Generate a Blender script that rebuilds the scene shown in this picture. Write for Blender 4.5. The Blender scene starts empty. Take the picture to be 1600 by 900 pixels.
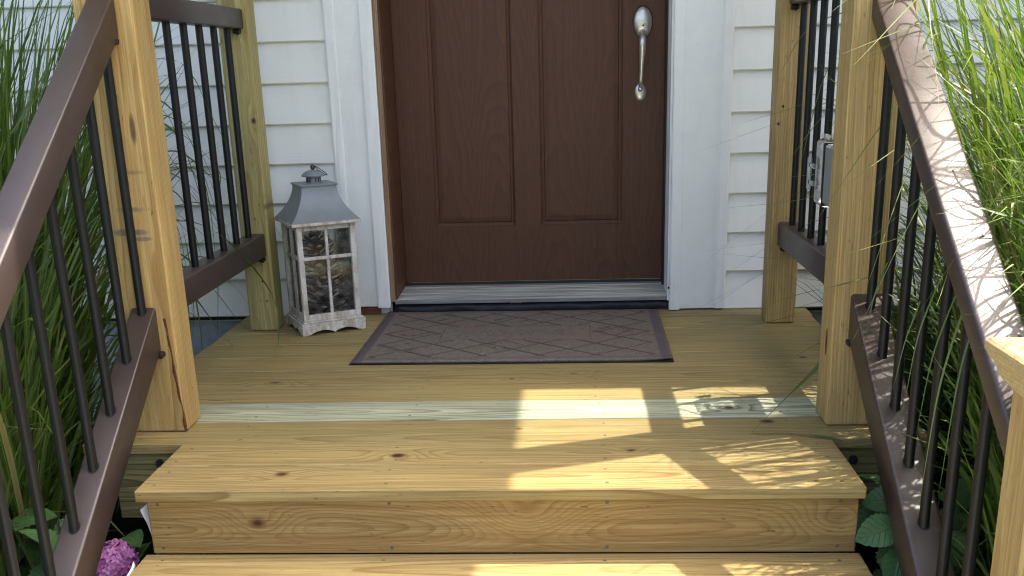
import bpy, bmesh, math, random
import numpy as np
from mathutils import Vector, Matrix

S = bpy.context.scene
C = S.collection
rng = random.Random(7)
nrg = np.random.default_rng(11)

# ------------------------------------------------------------------ camera
cam_d = bpy.data.cameras.new('camera')
cam = bpy.data.objects.new('camera', cam_d)
C.objects.link(cam)
FW = Vector((-0.05814633, 0.95092924, -0.30389569))
RT = Vector((0.99824278, 0.05190176, -0.02859288))
UP = Vector((0.01141708, 0.30502425, 0.95227615))
M = Matrix((RT, UP, -FW)).transposed().to_4x4()
M.translation = Vector((0.0668, -2.1569, 0.7972))
cam.matrix_world = M
cam_d.sensor_width = 36.0
cam_d.lens = 36.0 * 1612.1 / 1600.0
cam_d.shift_x = (800 - 795.65) / 1600.0
cam_d.shift_y = (617.5 - 450) / 1600.0
cam_d.clip_start = 0.05
cam_d.clip_end = 2000
S.camera = cam

# ------------------------------------------------------------------ sky, sun, exposure
SUN = Vector((0.464, 0.155, 1.0)).normalized()
world = bpy.data.worlds.new('World')
S.world = world
world.use_nodes = True
wt = world.node_tree
bg = wt.nodes['Background']
sky = wt.nodes.new('ShaderNodeTexSky')
sky.sky_type = 'NISHITA'
sky.sun_disc = False
sky.sun_elevation = math.asin(SUN.z)
sky.sun_rotation = math.atan2(SUN.x, SUN.y)
sky.air_density = 0.8
sky.dust_density = 6.0
sky.ozone_density = 0.3
wt.links.new(sky.outputs[0], bg.inputs[0])
bg.inputs[1].default_value = 0.15
sl = bpy.data.lights.new('sun', 'SUN')
sl.energy = 2.4
sl.angle = math.radians(0.53)
sl.color = (1.0, 0.93, 0.82)
sun = bpy.data.objects.new('sun', sl)
C.objects.link(sun)
sun.rotation_euler = SUN.to_track_quat('Z', 'Y').to_euler()
sun.location = (6, 2, 12)
S.view_settings.view_transform = 'Standard'
S.view_settings.look = 'None'
S.view_settings.exposure = 2.06
S.view_settings.gamma = 1.0
S.render.engine = 'CYCLES'
S.cycles.use_denoising = True
S.cycles.filter_width = 1.15
S.cycles.max_bounces = 10
S.cycles.diffuse_bounces = 6
S.cycles.transparent_max_bounces = 16
S.cycles.sample_clamp_indirect = 6.0

# ------------------------------------------------------------------ node helpers
class NT:
    def __init__(self, name):
        self.m = bpy.data.materials.new(name)
        self.m.use_nodes = True
        self.t = self.m.node_tree
        self.b = self.t.nodes['Principled BSDF']
        self.out = self.t.nodes['Material Output']
    def node(self, ty, **kw):
        n = self.t.nodes.new(ty)
        for k, v in kw.items():
            setattr(n, k, v)
        return n
    def put(self, sock, v):
        if v is None: return
        if isinstance(v, bpy.types.NodeSocket): self.t.links.new(v, sock)
        else: sock.default_value = v
    def math(self, op, a, b=None, c=None, clamp=False):
        n = self.node('ShaderNodeMath', operation=op)
        n.use_clamp = clamp
        for i, v in enumerate((a, b, c)): self.put(n.inputs[i], v) if v is not None else None
        return n.outputs[0]
    def comb(self, x, y, z):
        n = self.node('ShaderNodeCombineXYZ')
        for i, v in enumerate((x, y, z)): self.put(n.inputs[i], v)
        return n.outputs[0]
    def xyz(self):
        tc = self.node('ShaderNodeTexCoord')
        s = self.node('ShaderNodeSeparateXYZ')
        self.t.links.new(tc.outputs['Object'], s.inputs[0])
        return s.outputs[0], s.outputs[1], s.outputs[2], tc.outputs['Object']
    def noise(self, vec, scale=1.0, detail=2.0, rough=0.5, color=False):
        n = self.node('ShaderNodeTexNoise')
        self.put(n.inputs['Vector'], vec)
        n.inputs['Scale'].default_value = scale
        n.inputs['Detail'].default_value = detail
        n.inputs['Roughness'].default_value = rough
        return n.outputs[1 if color else 0]
    def ramp(self, fac, stops, interp='LINEAR'):
        n = self.node('ShaderNodeValToRGB')
        n.color_ramp.interpolation = interp
        e = n.color_ramp.elements
        while len(e) < len(stops): e.new(0.5)
        for el, (p, c) in zip(e, stops):
            el.position = p
            el.color = (c, c, c, 1) if isinstance(c, (int, float)) else tuple(c) + (1,)
        self.put(n.inputs[0], fac)
        return n.outputs[0]
    def mix(self, fac, a, b, blend='MIX'):
        n = self.node('ShaderNodeMix', data_type='RGBA', blend_type=blend)
        self.put(n.inputs[0], fac)
        for s, v in ((n.inputs[6], a), (n.inputs[7], b)):
            if isinstance(v, (tuple, list)): v = tuple(v) + ((1,) if len(v) == 3 else ())
            self.put(s, v)
        return n.outputs[2]
    def bump(self, h, strength=0.3, dist=0.001):
        n = self.node('ShaderNodeBump')
        n.inputs['Strength'].default_value = strength
        n.inputs['Distance'].default_value = dist
        self.put(n.inputs['Height'], h)
        self.t.links.new(n.outputs[0], self.b.inputs['Normal'])
    def col(self, c): self.put(self.b.inputs['Base Color'], tuple(c) + (1,) if isinstance(c, (tuple, list)) else c)
    def set(self, **kw):
        for k, v in kw.items(): self.put(self.b.inputs[k.replace('_', ' ')], v)

def wood(name, axes, seed, early=(0.46, 0.345, 0.15), late=(0.29, 0.18, 0.065), spacing=0.0065,
         a0=0.0, b0=-0.06, tilt=0.02, knots=(), warp=0.016, contrast=0.95, wear=(), amt=1.0):
    """pine: growth rings about a tilted pith line, bent round knots; axes = (along, across, depth)"""
    n = NT(name)
    r_ = random.Random(seed)
    x, y, z, vec = n.xyz()
    q = {'X': x, 'Y': y, 'Z': z}
    l, a, b = (q[i] for i in axes)
    off = r_.uniform(-50, 50)
    ls = n.math('ADD', l, off)
    w1 = n.noise(n.comb(n.math('MULTIPLY', ls, 1.3), n.math('MULTIPLY', a, 5.0), n.math('MULTIPLY', b, 5.0)), 1.0, 2.0, 0.45)
    w2 = n.noise(n.comb(n.math('MULTIPLY', ls, 6.0), n.math('MULTIPLY', a, 22.0), n.math('MULTIPLY', b, 22.0)), 1.0, 2.0, 0.5)
    da = n.math('SUBTRACT', a, a0)
    db = n.math('SUBTRACT', b, n.math('MULTIPLY_ADD', l, tilt, b0))
    r = n.math('SQRT', n.math('ADD', n.math('MULTIPLY', da, da), n.math('MULTIPLY', db, db)))
    r = n.math('MULTIPLY_ADD', n.math('SUBTRACT', w1, 0.5), warp * 2.2, r)
    r = n.math('MULTIPLY_ADD', n.math('SUBTRACT', w2, 0.5), 0.0050, r)
    kd = None
    for (kl, ka, ks, dark) in knots:
        dl = n.math('SUBTRACT', l, kl)
        dk = n.math('SUBTRACT', a, ka)
        g = n.math('ADD', n.math('POWER', n.math('DIVIDE', dl, ks * 3.6), 2.0), n.math('POWER', n.math('DIVIDE', dk, ks * 1.5), 2.0))
        r = n.math('MULTIPLY_ADD', n.math('EXPONENT', n.math('MULTIPLY', g, -1.0)), ks * 1.3, r)
        g2 = n.math('SQRT', n.math('ADD', n.math('POWER', n.math('DIVIDE', dl, ks * 0.95), 2.0), n.math('POWER', n.math('DIVIDE', dk, ks * 0.72), 2.0)))
        g2 = n.math('MULTIPLY_ADD', n.math('SUBTRACT', w2, 0.5), 1.0, g2)
        k1 = n.math('MULTIPLY', n.math('SUBTRACT', 1.25, g2, clamp=True), dark, clamp=True)
        kd = k1 if kd is None else n.math('MAXIMUM', kd, k1)
    ph = n.math('DIVIDE', r, spacing)
    fr = n.math('FRACT', ph)
    ring = n.ramp(fr, [(0.0, 0.06), (0.40, 0.14), (0.72, 0.62), (0.88, 1.0), (0.95, 0.9), (1.0, 0.06)])
    strength = n.noise(n.comb(n.math('MULTIPLY', ls, 2.0), n.math('MULTIPLY', r, 70.0), 0.0), 1.0, 2.0)
    ringf = n.math('MULTIPLY', ring, n.math('MULTIPLY', n.ramp(strength, [(0.30, 0.30), (0.62, 1.1)]), contrast))
    fib = n.noise(n.comb(n.math('MULTIPLY', ls, 7.0), n.math('MULTIPLY', a, 520.0), n.math('MULTIPLY', b, 520.0)), 1.0, 3.0, 0.6)
    fib2 = n.noise(n.comb(n.math('MULTIPLY', ls, 1.6), n.math('MULTIPLY', n.math('MULTIPLY_ADD', w1, 0.05, a), 95.0), n.math('MULTIPLY', b, 95.0)), 1.0, 4.0, 0.65)
    fib4 = n.noise(n.comb(n.math('MULTIPLY', ls, 22.0), n.math('MULTIPLY', a, 260.0), n.math('MULTIPLY', b, 260.0)), 1.0, 2.0, 0.6)
    col = n.mix(ringf, early, late)
    col = n.mix(n.math('MULTIPLY', n.ramp(fib2, [(0.42, 0.0), (0.60, 1.0)]), 0.62 * amt), col, tuple(c * f_ for c, f_ in zip(late, (0.98, 1.02, 1.08))), 'MIX')
    col = n.mix(n.math('MULTIPLY', n.ramp(fib4, [(0.60, 0.0), (0.72, 1.0)]), 0.5), col, tuple(c * 0.62 for c in late))
    fl_ = n.noise(n.comb(n.math('MULTIPLY', ls, 38.0), n.math('MULTIPLY', a, 130.0), n.math('MULTIPLY', b, 130.0)), 1.0, 1.0, 0.5)
    col = n.mix(n.math('MULTIPLY', n.ramp(fl_, [(0.735, 0.0), (0.79, 1.0)]), 0.7), col, tuple(c * 0.38 for c in late))
    f3 = n.ramp(fib, [(0.25, 0.72), (0.7, 1.14)])
    col = n.mix(1.0, col, f3, 'MULTIPLY')
    big = n.noise(n.comb(n.math('MULTIPLY', ls, 1.1), n.math('MULTIPLY', a, 6.0), n.math('MULTIPLY', b, 6.0)), 1.3, 3.0)
    col = n.mix(1.0, col, n.ramp(big, [(0.3, (0.80, 0.82, 0.84)), (0.7, (1.04, 1.02, 0.95))]), 'MULTIPLY')
    for (wl, wa, wsl, wsa, st, wc) in wear:     # scuffs and resin with a shape of their own
        g = n.math('ADD', n.math('POWER', n.math('DIVIDE', n.math('SUBTRACT', l, wl), wsl), 2.0),
                   n.math('POWER', n.math('DIVIDE', n.math('SUBTRACT', a, wa), wsa), 2.0))
        g = n.math('MULTIPLY_ADD', n.math('SUBTRACT', w2, 0.5), 3.0, g)
        g = n.math('MULTIPLY', n.math('SUBTRACT', 1.3, g, clamp=True), n.math('MULTIPLY', fib, st * 2.0), clamp=True)
        col = n.mix(g, col, wc)
    if kd is not None:
        col = n.mix(n.ramp(kd, [(0.0, 0.0), (0.35, 0.55), (0.6, 1.0)]), col, (0.11, 0.045, 0.018))
        col = n.mix(n.ramp(kd, [(0.45, 0.0), (0.95, 0.9)]), col, (0.018, 0.010, 0.007))
    n.col(col)
    h = n.math('MULTIPLY_ADD', ringf, 0.6, fib)
    n.bump(h, 0.35, 0.0007)
    n.set(Roughness=0.62, Specular_IOR_Level=0.28)
    return n.m

def plain(name, c, rough=0.5, metal=0.0, spec=0.5, var=0.06, scale=30.0, bump=0.0, bdist=0.001):
    n = NT(name)
    x, y, z, vec = n.xyz()
    f = n.noise(vec, scale, 4.0, 0.6)
    col = n.mix(1.0, tuple(c), n.ramp(f, [(0.3, 1 - var), (0.7, 1 + var)]), 'MULTIPLY')
    n.col(col)
    n.set(Roughness=rough, Metallic=metal, Specular_IOR_Level=spec)
    if bump: n.bump(f, bump, bdist)
    return n.m

# ------------------------------------------------------------------ object helpers
def thing(name, label, cat, loc=(0, 0, 0), rz=0.0, group=None):
    o = bpy.data.objects.new(name, None)
    C.objects.link(o)
    o.empty_display_size = 0.1
    o.location = loc
    o.rotation_euler = (0, 0, rz)
    o['label'] = label
    o['category'] = cat
    if group: o['group'] = group
    return o

def mesh_obj(name, verts, faces, mat, parent=None, smooth=False):
    me = bpy.data.meshes.new(name)
    me.from_pydata([tuple(v) for v in verts], [], faces)
    me.update()
    return link(name, me, mat, parent, smooth)

def link(name, me, mat=None, parent=None, smooth=False):
    if mat is not None and not me.materials: me.materials.append(mat)
    if smooth:
        me.polygons.foreach_set('use_smooth', [True] * len(me.polygons))
    o = bpy.data.objects.new(name, me)
    C.objects.link(o)
    if parent is not None: o.parent = parent
    return o

class MB:
    """collects shapes into one mesh"""
    def __init__(self): self.v = []; self.f = []
    def add(self, v, f):
        k = len(self.v); self.v += [tuple(p) for p in v]; self.f += [tuple(i + k for i in q) for q in f]
        return self
    def box(self, x0, x1, y0, y1, z0, z1, bev=0.0):
        if bev <= 0:
            v = [(x, y, z) for z in (z0, z1) for y in (y0, y1) for x in (x0, x1)]
            f = [(0, 2, 3, 1), (4, 5, 7, 6), (0, 1, 5, 4), (2, 6, 7, 3), (0, 4, 6, 2), (1, 3, 7, 5)]
            return self.add(v, f)
        b = bev; v = []; f = []
        idx = {}
        X = (x0, x1); Y = (y0, y1); Z = (z0, z1)
        for i in (0, 1):
            for j in (0, 1):
                for k in (0, 1):
                    sx, sy, sz = 1 - 2 * i, 1 - 2 * j, 1 - 2 * k
                    idx[i, j, k, 'x'] = len(v); v.append((X[i], Y[j] + sy * b, Z[k] + sz * b))
                    idx[i, j, k, 'y'] = len(v); v.append((X[i] + sx * b, Y[j], Z[k] + sz * b))
                    idx[i, j, k, 'z'] = len(v); v.append((X[i] + sx * b, Y[j] + sy * b, Z[k]))
        for i in (0, 1):
            f.append([idx[i, 0, 0, 'x'], idx[i, 1, 0, 'x'], idx[i, 1, 1, 'x'], idx[i, 0, 1, 'x']])
            f.append([idx[0, i, 0, 'y'], idx[1, i, 0, 'y'], idx[1, i, 1, 'y'], idx[0, i, 1, 'y']])
            f.append([idx[0, 0, i, 'z'], idx[1, 0, i, 'z'], idx[1, 1, i, 'z'], idx[0, 1, i, 'z']])
        for i in (0, 1):
            for j in (0, 1):
                f.append([idx[0, i, j, 'y'], idx[1, i, j, 'y'], idx[1, i, j, 'z'], idx[0, i, j, 'z']])
                f.append([idx[i, 0, j, 'x'], idx[i, 1, j, 'x'], idx[i, 1, j, 'z'], idx[i, 0, j, 'z']])
                f.append([idx[i, j, 0, 'x'], idx[i, j, 1, 'x'], idx[i, j, 1, 'y'], idx[i, j, 0, 'y']])
        for i in (0, 1):
            for j in (0, 1):
                for k in (0, 1):
                    f.append([idx[i, j, k, 'x'], idx[i, j, k, 'y'], idx[i, j, k, 'z']])
        return self.add(v, f)
    def tube(self, pts, rad, n=10, cap=True):
        pts = [Vector(p) for p in pts]
        rs = rad if isinstance(rad, (list, tuple)) else [rad] * len(pts)
        v = []; f = []
        ref = None
        for i, p in enumerate(pts):
            d = (pts[min(i + 1, len(pts) - 1)] - pts[max(i - 1, 0)]).normalized()
            if ref is None:
                ref = d.orthogonal().normalized()
            ref = (ref - d * ref.dot(d)).normalized()
            s = d.cross(ref)
            for k in range(n):
                t = 2 * math.pi * k / n
                v.append(p + (ref * math.cos(t) + s * math.sin(t)) * rs[i])
        for i in range(len(pts) - 1):
            for k in range(n):
                a = i * n + k; b = i * n + (k + 1) % n
                f.append((a, b, b + n, a + n))
        if cap:
            f.append(tuple(reversed(range(n)))); f.append(tuple(range((len(pts) - 1) * n, len(pts) * n)))
        return self.add(v, f)
    def rings(self, rings, close=True, cap=True):
        """loft through equal-length rings"""
        n = len(rings[0]); v = [p for r in rings for p in r]; f = []
        for i in range(len(rings) - 1):
            for k in range(n if close else n - 1):
                a = i * n + k; b = i * n + (k + 1) % n
                f.append((a, b, b + n, a + n))
        if cap:
            f.append(tuple(reversed(range(n)))); f.append(tuple(range((len(rings) - 1) * n, len(rings) * n)))
        return self.add(v, f)
    def build(self, name, mat, parent=None, smooth=False):
        me = bpy.data.meshes.new(name)
        me.from_pydata(self.v, [], self.f)
        bm = bmesh.new(); bm.from_mesh(me)
        bmesh.ops.recalc_face_normals(bm, faces=bm.faces)
        bm.to_mesh(me); bm.free()
        o = link(name, me, mat, parent, smooth)
        return o

def autosmooth(o, ang=40):
    me = o.data
    me.polygons.foreach_set('use_smooth', [True] * len(me.polygons))
    try:
        me.set_sharp_from_angle(angle=math.radians(ang))
    except Exception:
        pass
    return o

# ------------------------------------------------------------------ materials
m_rail = NT('brown_powder_coat')
_x, _y, _z, _v = m_rail.xyz()
_f = m_rail.noise(_v, 900.0, 2.0)
_g = m_rail.noise(_v, 9.0, 3.0)
_h = m_rail.noise(_v, 140.0, 4.0, 0.7)
_c = m_rail.mix(1.0, (0.041, 0.0255, 0.0215), m_rail.ramp(_g, [(0.3, 0.88), (0.7, 1.12)]), 'MULTIPLY')
_c = m_rail.mix(m_rail.math('MULTIPLY', m_rail.ramp(_h, [(0.62, 0.0), (0.74, 1.0)]), 0.22), _c, (0.22, 0.19, 0.16))
m_rail.col(_c)
m_rail.set(Roughness=m_rail.ramp(_g, [(0.3, 0.38), (0.7, 0.48)]), Specular_IOR_Level=0.82)
m_rail.bump(_f, 0.16, 0.0006)
M_RAIL = m_rail.m
M_BAL = plain('black_powder_coat', (0.007, 0.007, 0.0075), 0.42, 0.0, 0.32, 0.1, 60, 0.03)
M_BLACK = plain('black_plastic', (0.008, 0.008, 0.009), 0.5, 0.0, 0.4)
M_SCREW = plain('tan_coated_screw', (0.135, 0.118, 0.085), 0.5, 0.3, 0.5, 0.3, 300)
M_SOFFIT = plain('white_soffit', (0.78, 0.78, 0.76), 0.6)
M_ROOF = plain('grey_shingle', (0.09, 0.088, 0.086), 0.9, 0, 0.2, 0.3, 40)
M_FOUND = plain('grey_blue_foundation', (0.36, 0.385, 0.42), 0.8, 0, 0.3, 0.18, 14, 0.3, 0.002)
M_MEMB = plain('black_membrane', (0.010, 0.012, 0.016), 0.42, 0, 0.5, 0.4, 40, 0.8, 0.004)
M_SILVER = plain('satin_nickel', (0.68, 0.65, 0.58), 0.33, 0.85, 0.5, 0.10, 40)
M_GASKET = plain('dark_gasket', (0.012, 0.009, 0.008), 0.5)

# white vinyl siding with an embossed wood grain, streaks of dirt
n = NT('white_vinyl_siding')
x, y, z, vec = n.xyz()
g1 = n.noise(n.comb(n.math('MULTIPLY', x, 9.0), n.math('MULTIPLY', y, 9.0), n.math('MULTIPLY', z, 260.0)), 1.0, 4.0, 0.65)
g2 = n.noise(vec, 2.6, 4.0, 0.6)
g3 = n.noise(n.comb(n.math('MULTIPLY', x, 14.0), 0.0, n.math('MULTIPLY', z, 5.0)), 1.0, 4.0, 0.7)
col = n.mix(1.0, (0.82, 0.825, 0.78), n.ramp(g2, [(0.3, (0.95, 0.95, 0.94)), (0.7, (1.03, 1.03, 1.03))]), 'MULTIPLY')
col = n.mix(n.math('MULTIPLY', n.ramp(g3, [(0.55, 0.0), (0.8, 1.0)]), 0.16), col, (0.40, 0.40, 0.33))
md = n.math('ADD', n.math('POWER', n.math('DIVIDE', n.math('SUBTRACT', x, 0.622), 0.05), 2.0), n.math('POWER', n.math('DIVIDE', n.math('SUBTRACT', z, 0.565), 0.05), 2.0))
md = n.math('MULTIPLY', n.math('SUBTRACT', 1.0, md, clamp=True), n.ramp(n.noise(vec, 45.0, 4.0, 0.7), [(0.45, 0.0), (0.65, 1.0)]))
col = n.mix(n.math('MULTIPLY', md, 0.75), col, (0.27, 0.28, 0.19))
n.col(col); n.set(Roughness=0.55, Specular_IOR_Level=0.35); n.bump(g1, 0.5, 0.0012)
M_SIDING = n.m

# white coil-wrapped aluminium trim
n = NT('white_trim_aluminium')
x, y, z, vec = n.xyz()
g1 = n.noise(n.comb(n.math('MULTIPLY', x, 8.0), n.math('MULTIPLY', y, 8.0), n.math('MULTIPLY', z, 3.0)), 1.0, 3.0, 0.5)
g2 = n.noise(vec, 18.0, 5.0, 0.65)
g4 = n.noise(vec, 120.0, 3.0, 0.6)
low = n.math('MULTIPLY', n.ramp(z, [(0.0, 1.0), (0.12, 0.15), (0.5, 0.0)]), n.ramp(g2, [(0.45, 0.0), (0.75, 1.0)]))
col = n.mix(1.0, (0.81, 0.82, 0.78), n.ramp(g2, [(0.3, 0.965), (0.7, 1.02)]), 'MULTIPLY')
col = n.mix(n.math('MULTIPLY', low, 0.5), col, (0.36, 0.34, 0.29))
spk = n.ramp(g4, [(0.69, 0.0), (0.74, 1.0)])
col = n.mix(n.math('MULTIPLY', spk, 0.35), col, (0.33, 0.31, 0.27))
n.col(col); n.set(Roughness=0.42, Specular_IOR_Level=0.4); n.bump(g1, 0.5, 0.010)
M_TRIM = n.m

# stained fibreglass door, figured grain
n = NT('brown_stained_door')
x, y, z, vec = n.xyz()
wv = n.noise(n.comb(n.math('MULTIPLY', x, 6.0), 0.0, n.math('MULTIPLY', z, 1.6)), 1.0, 2.0, 0.45)
px = n.math('ABSOLUTE', n.math('SUBTRACT', n.math('PINGPONG', n.math('ADD', x, 0.446), 0.191), 0.0955))
rr = n.math('ADD', n.math('MULTIPLY', n.math('POWER', n.math('MULTIPLY', px, 9.0), 2.0), 0.8), n.math('MULTIPLY', z, 0.9))
rr = n.math('MULTIPLY_ADD', n.math('SUBTRACT', wv, 0.5), 1.5, rr)
rg = n.ramp(n.math('FRACT', n.math('MULTIPLY', rr, 6.0)), [(0.0, 0.0), (0.6, 0.55), (0.85, 1.0), (1.0, 0.0)])
fib = n.noise(n.comb(n.math('MULTIPLY', x, 330.0), 0.0, n.math('MULTIPLY', z, 22.0)), 1.0, 3.0, 0.6)
fb2 = n.noise(n.comb(n.math('MULTIPLY', x, 40.0), 0.0, n.math('MULTIPLY', z, 2.0)), 1.0, 3.0, 0.6)
col = n.mix(n.math('MULTIPLY', rg, 0.55), (0.114, 0.050, 0.0265), (0.080, 0.033, 0.0170))
col = n.mix(1.0, col, n.ramp(fib, [(0.3, 0.86), (0.7, 1.10)]), 'MULTIPLY')
col = n.mix(1.0, col, n.ramp(fb2, [(0.3, 0.90), (0.7, 1.07)]), 'MULTIPLY')
n.col(col); n.set(Roughness=n.ramp(fb2, [(0.3, 0.42), (0.7, 0.56)]), Specular_IOR_Level=0.27)
n.bump(n.math('MULTIPLY_ADD', rg, 0.15, fib), 0.3, 0.0006)
M_DOOR = n.m

# ribbed aluminium sill
n = NT('ribbed_aluminium')
x, y, z, vec = n.xyz()
st = n.noise(n.comb(n.math('MULTIPLY', x, 3.0), n.math('MULTIPLY', y, 90.0), 0.0), 1.0, 3.0, 0.6)
n.col(n.mix(1.0, (0.52, 0.52, 0.50), n.ramp(st, [(0.35, 0.5), (0.65, 1.15)]), 'MULTIPLY'))
n.set(Roughness=0.30, Metallic=0.45)
M_SILL = n.m

def glass(name, tint=(0.97, 0.98, 0.98), gl=0.04, rough=0.03, haze=0.0):
    n = NT(name)
    tr = n.node('ShaderNodeBsdfTransparent'); tr.inputs[0].default_value = tint + (1,)
    gs = n.node('ShaderNodeBsdfGlossy'); gs.inputs['Roughness'].default_value = rough
    lw = n.node('ShaderNodeFresnel'); lw.inputs[0].default_value = 1.45
    x, y, z, vec = n.xyz()
    dust = n.ramp(n.noise(vec, 30.0, 5.0, 0.7), [(0.4, 0.0), (0.8, 1.0)])
    df = n.node('ShaderNodeBsdfDiffuse'); df.inputs[0].default_value = (0.6, 0.6, 0.58, 1)
    m1 = n.node('ShaderNodeMixShader'); m2 = n.node('ShaderNodeMixShader')
    n.put(m1.inputs[0], n.math('ADD', lw.outputs[0], gl))
    n.t.links.new(tr.outputs[0], m1.inputs[1]); n.t.links.new(gs.outputs[0], m1.inputs[2])
    n.put(m2.inputs[0], n.math('MULTIPLY', dust, haze))
    n.t.links.new(m1.outputs[0], m2.inputs[1]); n.t.links.new(df.outputs[0], m2.inputs[2])
    n.t.links.new(m2.outputs[0], n.out.inputs[0])
    return n.m
M_GLASS = glass('dusty_pane_glass', haze=0.10, gl=0.0)
M_CLEAR = glass('clear_plastic', (0.86, 0.88, 0.90), 0.10, 0.08, 0.12)

def leafmat(name, c1, c2, c3, rib, trans=0.30, rough=0.45):
    n = NT(name)
    at = n.node('ShaderNodeAttribute'); at.attribute_name = 'rnd'
    uv = n.node('ShaderNodeUVMap')
    s = n.node('ShaderNodeSeparateXYZ'); n.t.links.new(uv.outputs[0], s.inputs[0])
    col = n.ramp(at.outputs['Fac'], [(0.0, c1), (0.5, c2), (0.90, c3), (0.96, (0.30, 0.24, 0.11))])
    mid = n.math('ABSOLUTE', n.math('SUBTRACT', s.outputs[0], 0.5))
    if rib: col = n.mix(n.ramp(mid, [(0.05, 0.75), (0.13, 0.0)]), col, rib)
    n.col(col); n.set(Roughness=rough, Specular_IOR_Level=0.45)
    tl = n.node('ShaderNodeBsdfTranslucent')
    tc = n.mix(1.0, col, (1.15, 1.35, 0.55), 'MULTIPLY'); n.put(tl.inputs[0], tc)
    ms = n.node('ShaderNodeMixShader'); ms.inputs[0].default_value = trans
    n.t.links.new(n.b.outputs[0], ms.inputs[1]); n.t.links.new(tl.outputs[0], ms.inputs[2])
    n.t.links.new(ms.outputs[0], n.out.inputs[0])
    return n.m
M_BLADE = leafmat('ornamental_grass_blade', (0.035, 0.078, 0.014), (0.090, 0.156, 0.024), (0.19, 0.23, 0.055), (0.17, 0.22, 0.078))

# ------------------------------------------------------------------ ground
n = NT('lawn_and_soil')
x, y, z, vec = n.xyz()
f = n.noise(vec, 1.2, 6.0, 0.7); f2 = n.noise(vec, 60.0, 4.0, 0.7)
col = n.mix(n.ramp(f2, [(0.35, 0.0), (0.65, 1.0)]), (0.045, 0.075, 0.022), (0.085, 0.115, 0.040))
n.col(col); n.set(Roughness=0.9, Specular_IOR_Level=0.2); n.bump(f2, 0.8, 0.03)
g = mesh_obj('ground', [(-400, -400, -0.52), (400, -400, -0.52), (400, 400, -0.52), (-400, 400, -0.52)], [(0, 1, 2, 3)], n.m)
g['kind'] = 'structure'
n = NT('dark_mulch')
x, y, z, vec = n.xyz()
f2 = n.noise(vec, 55.0, 5.0, 0.75)
n.col(n.ramp(f2, [(0.3, (0.010, 0.007, 0.005)), (0.6, (0.035, 0.022, 0.014)), (0.8, (0.075, 0.05, 0.032))]))
n.set(Roughness=0.95, Specular_IOR_Level=0.15); n.bump(f2, 1.0, 0.03)
mv = []; mf = []
NX, NY = 50, 26
for j in range(NY):
    for i in range(NX):
        xx = -3.2 + 6.4 * i / (NX - 1); yy = -0.95 + 2.28 * j / (NY - 1)
        e = min(i, NX - 1 - i, j) / 3.0
        mv.append((xx, yy, -0.516 + min(1, e) * (0.05 + 0.03 * math.sin(xx * 7.1 + yy * 3) * math.cos(yy * 9.3 - xx * 2))))
for j in range(NY - 1):
    for i in range(NX - 1):
        a = j * NX + i; mf.append((a, a + 1, a + 1 + NX, a + NX))
mu = mesh_obj('garden_bed', mv, mf, n.m, smooth=True); mu['kind'] = 'structure'
n = NT('pale_bounce_concrete')
x, y, z, vec = n.xyz()
f2 = n.noise(vec, 25.0, 6.0, 0.7)
n.col(n.mix(1.0, (0.42, 0.405, 0.37), n.ramp(f2, [(0.3, 0.8), (0.7, 1.1)]), 'MULTIPLY')); n.set(Roughness=0.85); n.bump(f2, 0.4, 0.004)
p = MB().box(-0.9, 0.75, -9.0, -0.96, -0.53, -0.47, 0.006).build('bounce_path', n.m); p['kind'] = 'structure'  # unseen walkway, added pale to bounce light into the porch shade

# ------------------------------------------------------------------ house
house = thing('house', 'white clapboard house front with brown panelled entry door', 'house', (0, 0, 0))
YW = 1.264
ZS = 0.886 - 7 * 0.127 + 0.004
MB().box(-3.4, -0.547, YW + 0.022, YW + 0.3, -0.02, 2.6).box(0.42, 3.6, YW + 0.022, YW + 0.3, -0.02, 2.6).box(-0.547, 0.42, YW + 0.022, YW + 0.3, 2.09, 2.6).build('wall', M_SOFFIT, house)
MB().box(-3.4, 3.6, YW + 0.030, YW + 0.29, -0.60, -0.0205).build('foundation', M_FOUND, house)
def siding(x0, x1):
    prof = [(0.014, 0.1275), (0.0065, 0.1268), (-0.006, 0.010), (-0.0068, 0.0035), (-0.004, 0.0), (0.004, 0.0), (0.016, 0.010)]
    v = [(xx, YW + a, b) for xx in (x0, x1) for a, b in prof]
    k = len(prof)
    f = [(i, (i + 1) % k, (i + 1) % k + k, i + k) for i in range(k)] + [tuple(range(k)), tuple(reversed(range(k, 2 * k)))]
    me = bpy.data.meshes.new('siding_board'); me.from_pydata(v, [], f)
    bm = bmesh.new(); bm.from_mesh(me); bmesh.ops.recalc_face_normals(bm, faces=bm.faces); bm.to_mesh(me); bm.free()
    me.materials.append(M_SIDING)
    for i in range(19):
        o = link('siding_board', me, None, house); o.location.z = ZS + 0.127 * i
        if i >= 1: o.location.x = 0.0
siding(-3.4, -0.6855); siding(0.583, 3.6)
MB().box(-3.4, -0.547, YW + 0.006, YW + 0.0295, -0.012, -0.002).box(0.42, 3.6, YW + 0.006, YW + 0.0295, -0.012, -0.002).build('shadowed_starter_strip', M_GASKET, house)  # starter strip coloured near-black to paint in the shadow under the siding lip

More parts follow.
